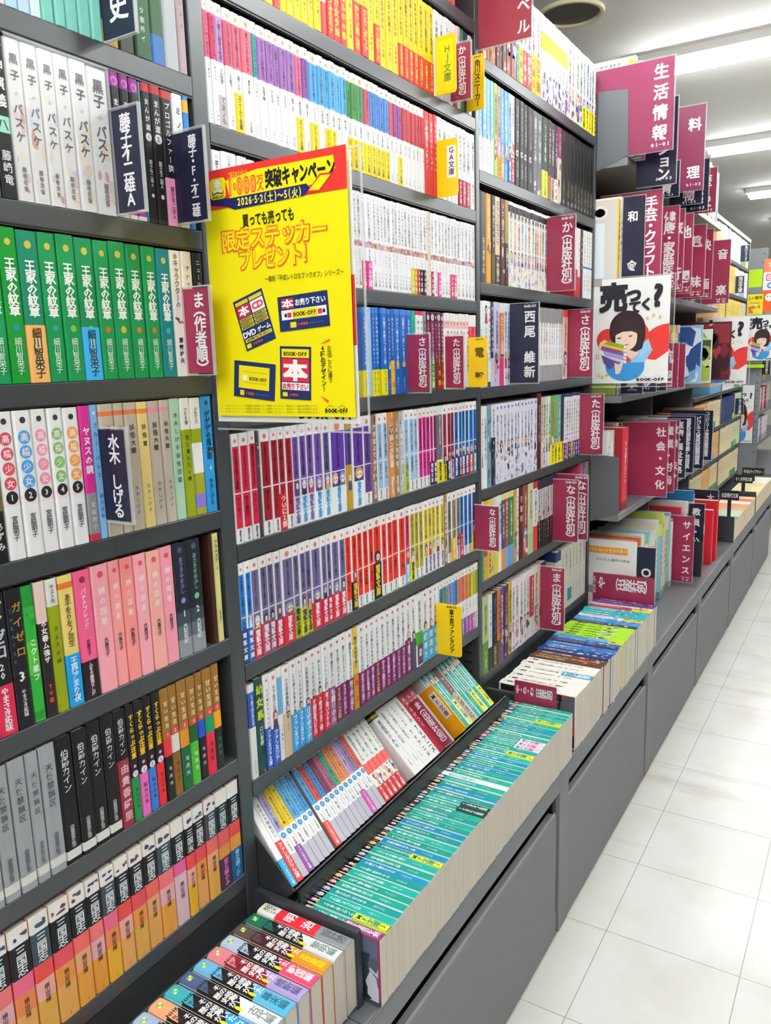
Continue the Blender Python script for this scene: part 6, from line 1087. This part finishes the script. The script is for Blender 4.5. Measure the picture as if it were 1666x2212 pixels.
# ------------------------------------------------------------------ pocket book bays at the far end
PKL = [1.98, 1.785, 1.59, 1.395, 1.20, .995, .805, .61]
for x0, x1, lab in ((3.532, 4.400, 'far bookcase bay of pocket books, nearer of the two'), (4.404, 5.262, 'far bookcase bay of pocket books, last before the cross aisle')):
    r = empty('bookcase', ((x0 + x1) / 2, DEPTH / 2, CT)); tag(r, lab, 'bookcase', 'grey steel bookcases along the aisle')
    ox, oy, oz = r.location
    def put(mb, nm):
        o = mb.build(nm, M_STEEL, r); o.location = (-ox, -oy, -oz); return o
    for z in PKL: put(MB().rbox((x0, 0, z - .022), (x1 - .014, DEPTH - .01, z), .002, GREY, axis=0), 'shelf')
    put(MB().rbox((x1 - .014, 0, CT + .001), (x1, DEPTH, 2.17), .002, '6a6c70', axis=2), 'post')
    put(MB().box((x0, DEPTH - .008, CT + .001), (x1 - .014, DEPTH, 2.17), '4a4c4f'), 'back_panel')
    put(MB().rbox((x0, -.004, 2.15), (x1 - .014, DEPTH - .01, 2.172), .002, 'e6e4de', axis=0), 'top_cap')
PKP = {'cream': ('ead9b0', 'c8a878'), 'orange': ('e6b478', 'd08a4a'), 'white': ('f0eeea', '9ab4d0'), 'yellow': ('efd468', 'd8b030'), 'navy': ('2c3c74', 'd8cc40'), 'pale green': ('cfe0b8', '7aa860')}
PKM = {}
for nm_, (c1, c2) in PKP.items():
    for foot in (0, 1):
        m = MB(); w, h = .0225, .160
        cover_mesh(m, w, h, .11, .0015, [(0, .24 * h, {0: c1, 1: '3a9a6a' if nm_ == 'cream' else '6ab4dc' if nm_ == 'orange' else c2}[foot]), (.24 * h, h, c1)])
        m.vtext(title(5, R), (0, -3e-4, 0), X, Z, w / 2, .9 * h, .4 * h, w * .5, shade(c2, .6), .01); PKM[nm_, foot] = m.mesh('pocket_book', M_PRINT)
pkrows = {1.98: (['orange', 'white', 'white'], ['white', 'white', 'pale green']), 1.785: (['yellow', 'white'], ['yellow', 'white', 'white']), 1.59: (['orange', 'yellow'], ['yellow', 'yellow', 'cream']), 1.20: (['orange'], ['white', 'cream']), .995: (['orange', 'cream'], ['navy', 'navy', 'pale green']), .805: (['cream', 'orange'], ['cream', 'cream', 'pale green']), .61: (['cream', 'orange', 'cream'], ['cream'])}
rg = random.Random(77)
RN = {1.98: 'topmost', 1.785: 'second', 1.59: 'third', 1.20: 'fifth', .995: 'sixth', .805: 'seventh', .61: 'lowest'}
for z, (pa, pb_) in pkrows.items():
    for bi, (x0, x1, pal) in enumerate(((3.54, 4.38, pa), (4.41, 5.24, pb_))):
        n = int((x1 - x0) / (.038)) if z in (.61, .805, .995) or bi else 10
        xs = [x0 + q * (.038) for q in range(int((x1 - x0) / (.038)))][-n:]
        for q, x in enumerate(xs):
            nm_ = pal[min(len(pal) - 1, int(q / len(xs) * len(pal)))]; foot = 1 if (q // 6) % 3 == 2 or z == .61 and bi == 0 else 0
            if z == 1.20 and bi == 0: foot = 1
            o = bpy.data.objects.new('pocket_book', PKM[nm_, foot]); COL.objects.link(o); o.location = (x, rg.uniform(0, .004), z + .0004); o.scale = (1.65, 1, rg.uniform(.97, 1.02))
            fc = {'cream': 'green', 'orange': 'blue', 'yellow': 'ochre', 'white': 'pale blue', 'navy': 'yellow', 'pale green': 'dark green'}[nm_]
            lab = '%s pocket book %s %s row of the %s far bay' % (nm_, 'with %s foot in the' % fc if foot else 'in the', RN[z], ('nearer', 'last')[bi])
            tag(o, lab, 'book', '%s far bay %s row %s pocket books%s' % (('nearer', 'last')[bi], RN[z], nm_, ' with foot' if foot else ''))
for x, z0, z1, t_, lab in ((4.868, 1.993, 2.098, '角川ソフィア', 'small navy divider on the top row of the last far bay'), (4.70, 1.789, 1.897, '河出文庫', 'small navy divider on the second row of the last far bay'), (4.95, 1.016, 1.128, 'ちくま文庫', 'small navy divider on the sixth row of the last far bay')):
    divider(x, .0, -.052, z0, z1, '1c2c48', t_, lab, .56, .5, inner=.02, group='small navy dividers at the far end')
# far trays
for x0, x1, pal, lab in ((3.556, 4.36, ['3aa87a', 'cfd6c8', 'c8dcd8', 'e8b088', 'e8a070', 'f0ece8', 'e86a5a', 'e8c8a0'], 'dark end plate of the nearer far tray of pocket books'), (4.41, 5.22, ['e6dca8', 'ece0b0', 'e8d8a0', 'f0ead8', 'f2eee8'], 'dark end plate of the last far tray of pocket books')):
    tag(MB().rbox((-.003, -.222, 0), (.003, -.03, .137), .002, '2a2e34', axis=0).build('tray_partition', M_STEEL, loc=(x0, 0, CT + .0006)), lab, 'partition', 'tray partitions')
    n = 18; w = (x1 - x0 - .01) / n
    for q in range(n):
        c_ = pal[min(len(pal) - 1, q * len(pal) // n)]; key = ('t', c_)
        if key not in PKM:
            m = MB(); cover_mesh(m, w - .001, .168, .11, .002, [(0, .168, c_)]); m.vtext(title(6, R), (0, -3e-4, 0), X, Z, w / 2, .15, .06, .012, shade(c_, .5), .01); PKM[key] = m.mesh('pocket_book', M_PRINT)
            PKM['p', c_] = MB().box((.0003, .0024, -.0004), (w - .0013, .108, .165), 'e6d4b4').mesh('pages', M_PAPER)
        o = bpy.data.objects.new('pocket_book', PKM[key]); COL.objects.link(o); o.location = (x0 + .006 + q * w, -.224, .565); o.rotation_euler = (-math.pi / 2, 0, 0)
        p = bpy.data.objects.new('pages', PKM['p', c_]); COL.objects.link(p); p.parent = o
        tone = {'3aa87a': 'green', 'cfd6c8': 'grey-green', 'c8dcd8': 'pale aqua', 'e8b088': 'peach', 'e8a070': 'orange', 'f0ece8': 'white', 'e86a5a': 'coral', 'e8c8a0': 'sand', 'e6dca8': 'straw', 'ece0b0': 'pale straw', 'e8d8a0': 'yellowish', 'f0ead8': 'ivory', 'f2eee8': 'off-white'}[c_]
        where = 'nearer' if x0 < 4 else 'last'
        tag(o, '%s pocket book standing spine up in the %s far tray' % (tone, where), 'book', '%s pocket books in the %s far tray' % (tone, where))
for x, ya, yb, z0, z1, t_, lab in ((3.62, -.139, -.231, .565, .716, '岩波現代文庫', 'black low divider on the nearer far tray'), (4.46, -.087, -.193, .565, .682, 'ちくま学芸文庫', 'black low divider at the start of the last far tray'), (5.0, -.059, -.194, .565, .656, '平凡社ライブラリー', 'black low divider farthest back on the last far tray')):
    m = MB(); w = ya - yb; h = z1 - z0; m.rbox((-.0013, -w, h - .05), (.0013, 0, h), .003, '202226', axis=0).box((-.0008, -w * .6, 0), (.0008, -w * .4, h - .05), '2a2c30')
    m.htext(t_, (-.0016, 0, 0), -Y, Z, w * .06, w * .95, h - .026, .026, 'e8e6e0', .02, 2); tag(m.build('tray_divider', M_SIGN, None, (x, ya, z0)), lab, 'shop sign', 'black dividers on the far trays')

# ------------------------------------------------------------------ far run beyond the cross aisle
r = empty('bookcase', (6.65, .1, 0)); tag(r, 'far bookcase run beyond the cross aisle, its end panel facing the viewer', 'bookcase')
def put(mb, nm, m_=M_STEEL):
    o = mb.build(nm, m_, r); o.location = (-6.65, -.1, 0); return o
e_ = MB().rbox((6.2, -.002, .003), (6.214, .40, 2.215), .002, '7c7f83', axis=0)
for q in range(26): e_.box((6.199, .012, .62 + q * .062), (6.2, .034, .626 + q * .062), '1c1d1f')
put(e_, 'end_panel'); put(MB().box((6.1985, .03, 1.923), (6.2, .17, 2.058), 'b8e01c'), 'green_board', M_SIGN)
for z in (.45, .70, .95, 1.20, 1.45, 1.70, 1.95): put(MB().rbox((6.216, -.2 if z < .5 else 0, z - .03), (7.96, .38, z), .002, '6a6c70', axis=0), 'shelf')
put(MB().box((6.216, .2, .451), (7.96, .215, 2.2), '3a3c3f'), 'back_panel'); put(MB().box((6.216, -.198, .003), (7.96, -.18, .42), '5a5c60'), 'plinth')
rg = random.Random(9); PM = {}
for c_ in ('a8486a', 'b85a7c', '8a3454', 'e8e4dc', 'd8c030', '3a3a48', '7ab0d8'):
    m = MB(); cover_mesh(m, .034, .19, .13, .002, [(0, .045, shade(c_, .8)), (.045, .19, c_)]); m.vtext('問題集', (0, -3e-4, 0), X, Z, .017, .17, .06, .018, 'f0ece8', .02); PM[c_] = m.mesh('workbook', M_PRINT)
for z, pal in ((.95, ['e8e4dc', 'a8486a', 'b85a7c', '8a3454']), (1.20, ['d8c030', '3a3a48', 'e8e4dc', 'b85a7c']), (.70, ['e8e4dc', '7ab0d8', 'a8486a'])):
    for q in range(16):
        c_ = pal[min(q // 2, len(pal) - 1)] if q < 6 else rg.choice(pal); o = bpy.data.objects.new('workbook', PM[c_]); COL.objects.link(o); o.location = (6.225 + q * .036, rg.uniform(0, .004), z + .0004)
        tone = {'a8486a': 'rose', 'b85a7c': 'pink', '8a3454': 'wine', 'e8e4dc': 'white', 'd8c030': 'yellow', '3a3a48': 'black', '7ab0d8': 'blue'}[c_]; wh = {.95: 'middle', 1.20: 'upper', .70: 'lower'}[z]
        tag(o, '%s workbook on the %s far run shelf at the right photo edge' % (tone, wh), 'book', '%s workbooks on the %s far run shelf' % (tone, wh))
divider(6.26, .0, -.06, 1.24, 1.40, '1c1c20', '社会保険労務士', 'black divider on the far run at the right photo edge', .55, .5, inner=.02, group='small navy dividers at the far end')
# leaflets around the end panel
m = MB(); m.box((-.0004, -.115, -.155), (.0004, 0, 0), 'f0dc20'); m.htext('しい散歩', (-.0008, 0, 0), -Y, Z, .008, .108, -.026, .028, '2a2a1c', .03, 2); m.htext('まちある記', (-.0008, 0, 0), -Y, Z, .02, .09, -.066, .014, '7a5a30', .02, 2)
blotch(m, .01, .105, -.145, -.08, (-.0006, 0, 0), -Y, Z, random.Random(4), ['e8a030', 'f4ecd0', 'c86a3a', '7a9a3a'], 7); tag(m.build('leaflet', M_SIGN, None, (6.185, .128, 1.868)), 'yellow handwritten leaflet above the farthest girl poster', 'leaflet')
m = MB(); m.box((-.0004, -.24, -.40), (.0004, 0, 0), 'f2f0ee'); U_ = -Y
m.flat([(0, -.10), (.24, -.10), (.24, 0), (0, 0)], (-.0006, 0, 0), U_, Z, 'f08a5c'); m.flat([(0, -.40), (.24, -.40), (.24, -.235), (0, -.235)], (-.0006, 0, 0), U_, Z, 'e8602c')
m.rbox((-.0012, -.075, -.165), (-.0006, -.02, -.115), .012, 'd8406a', axis=0); m.rbox((-.0016, -.068, -.158), (-.0012, -.027, -.122), .009, 'f2f0ee', axis=0); m.ell(.0475, -.14, .012, .012, (-.002, 0, 0), U_, Z, 'd8406a', 16); m.ell(.0475, -.14, .007, .007, (-.0022, 0, 0), U_, Z, 'f2f0ee', 16)
m.glyph('G', (-.001, 0, 0), U_, Z, .05, -.20, .06, '3a78d8', .04, 3); m.ell(.05, -.29, .03, .03, (-.001, 0, 0), U_, Z, 'f4f2ee', 18)
for q in (-1, 1): m.ell(.05 + .011 * q, -.284, .004, .005, (-.0014, 0, 0), U_, Z, '2a2a2a', 8)
m.htext('アプリ登録', (-.0012, 0, 0), U_, Z, .03, .2, -.045, .04, 'fbf0e8', .03, 2)
tag(m.build('app_poster', M_SIGN, None, (6.196, .022, 2.13)), 'orange and white poster with round icons at the right photo edge', 'poster')
put(MB().box((6.16, -.02, 1.30), (6.198, .135, 1.325), 'b4dc20'), 'leaflet_ledge', M_SIGN)

# ------------------------------------------------------------------ labels: every book is told apart by its look, then by its turn within the row
runs = {}
for ob, d, row, grp, cat in ALL: runs.setdefault((row, d), []).append(ob)
for (row, d), obs in runs.items():
    tray = 'spine-up' in row or 'tray' in row or 'worktop' in row
    obs = sorted(obs, key=lambda o: o.location.x)
    for i, o in enumerate(obs): o['label'] = ('%s %s' % (d, row)) if len(obs) == 1 else '%s %s %s %s' % (ordinal(i + 1), d, 'from front' if tray else 'from left', row)
for ob, d, row, grp, cat in ALL: ob['category'] = cat; ob['group'] = grp
for o in COL.objects:
    l_ = o.get('label')
    for a_, b_ in ((' a ', ' '), (' the ', ' '), (' paper band', ' band'), (' and small figures', ''), (' title strip and ', ' strip, '), (' and lilac figures', ''), (' in second', ', second'), (' in third', ', third')):
        if l_ and len(re.findall(r"[A-Za-z0-9][A-Za-z0-9'-]*", l_)) > 16: l_ = l_.replace(a_, b_)
    if l_: o['label'] = l_
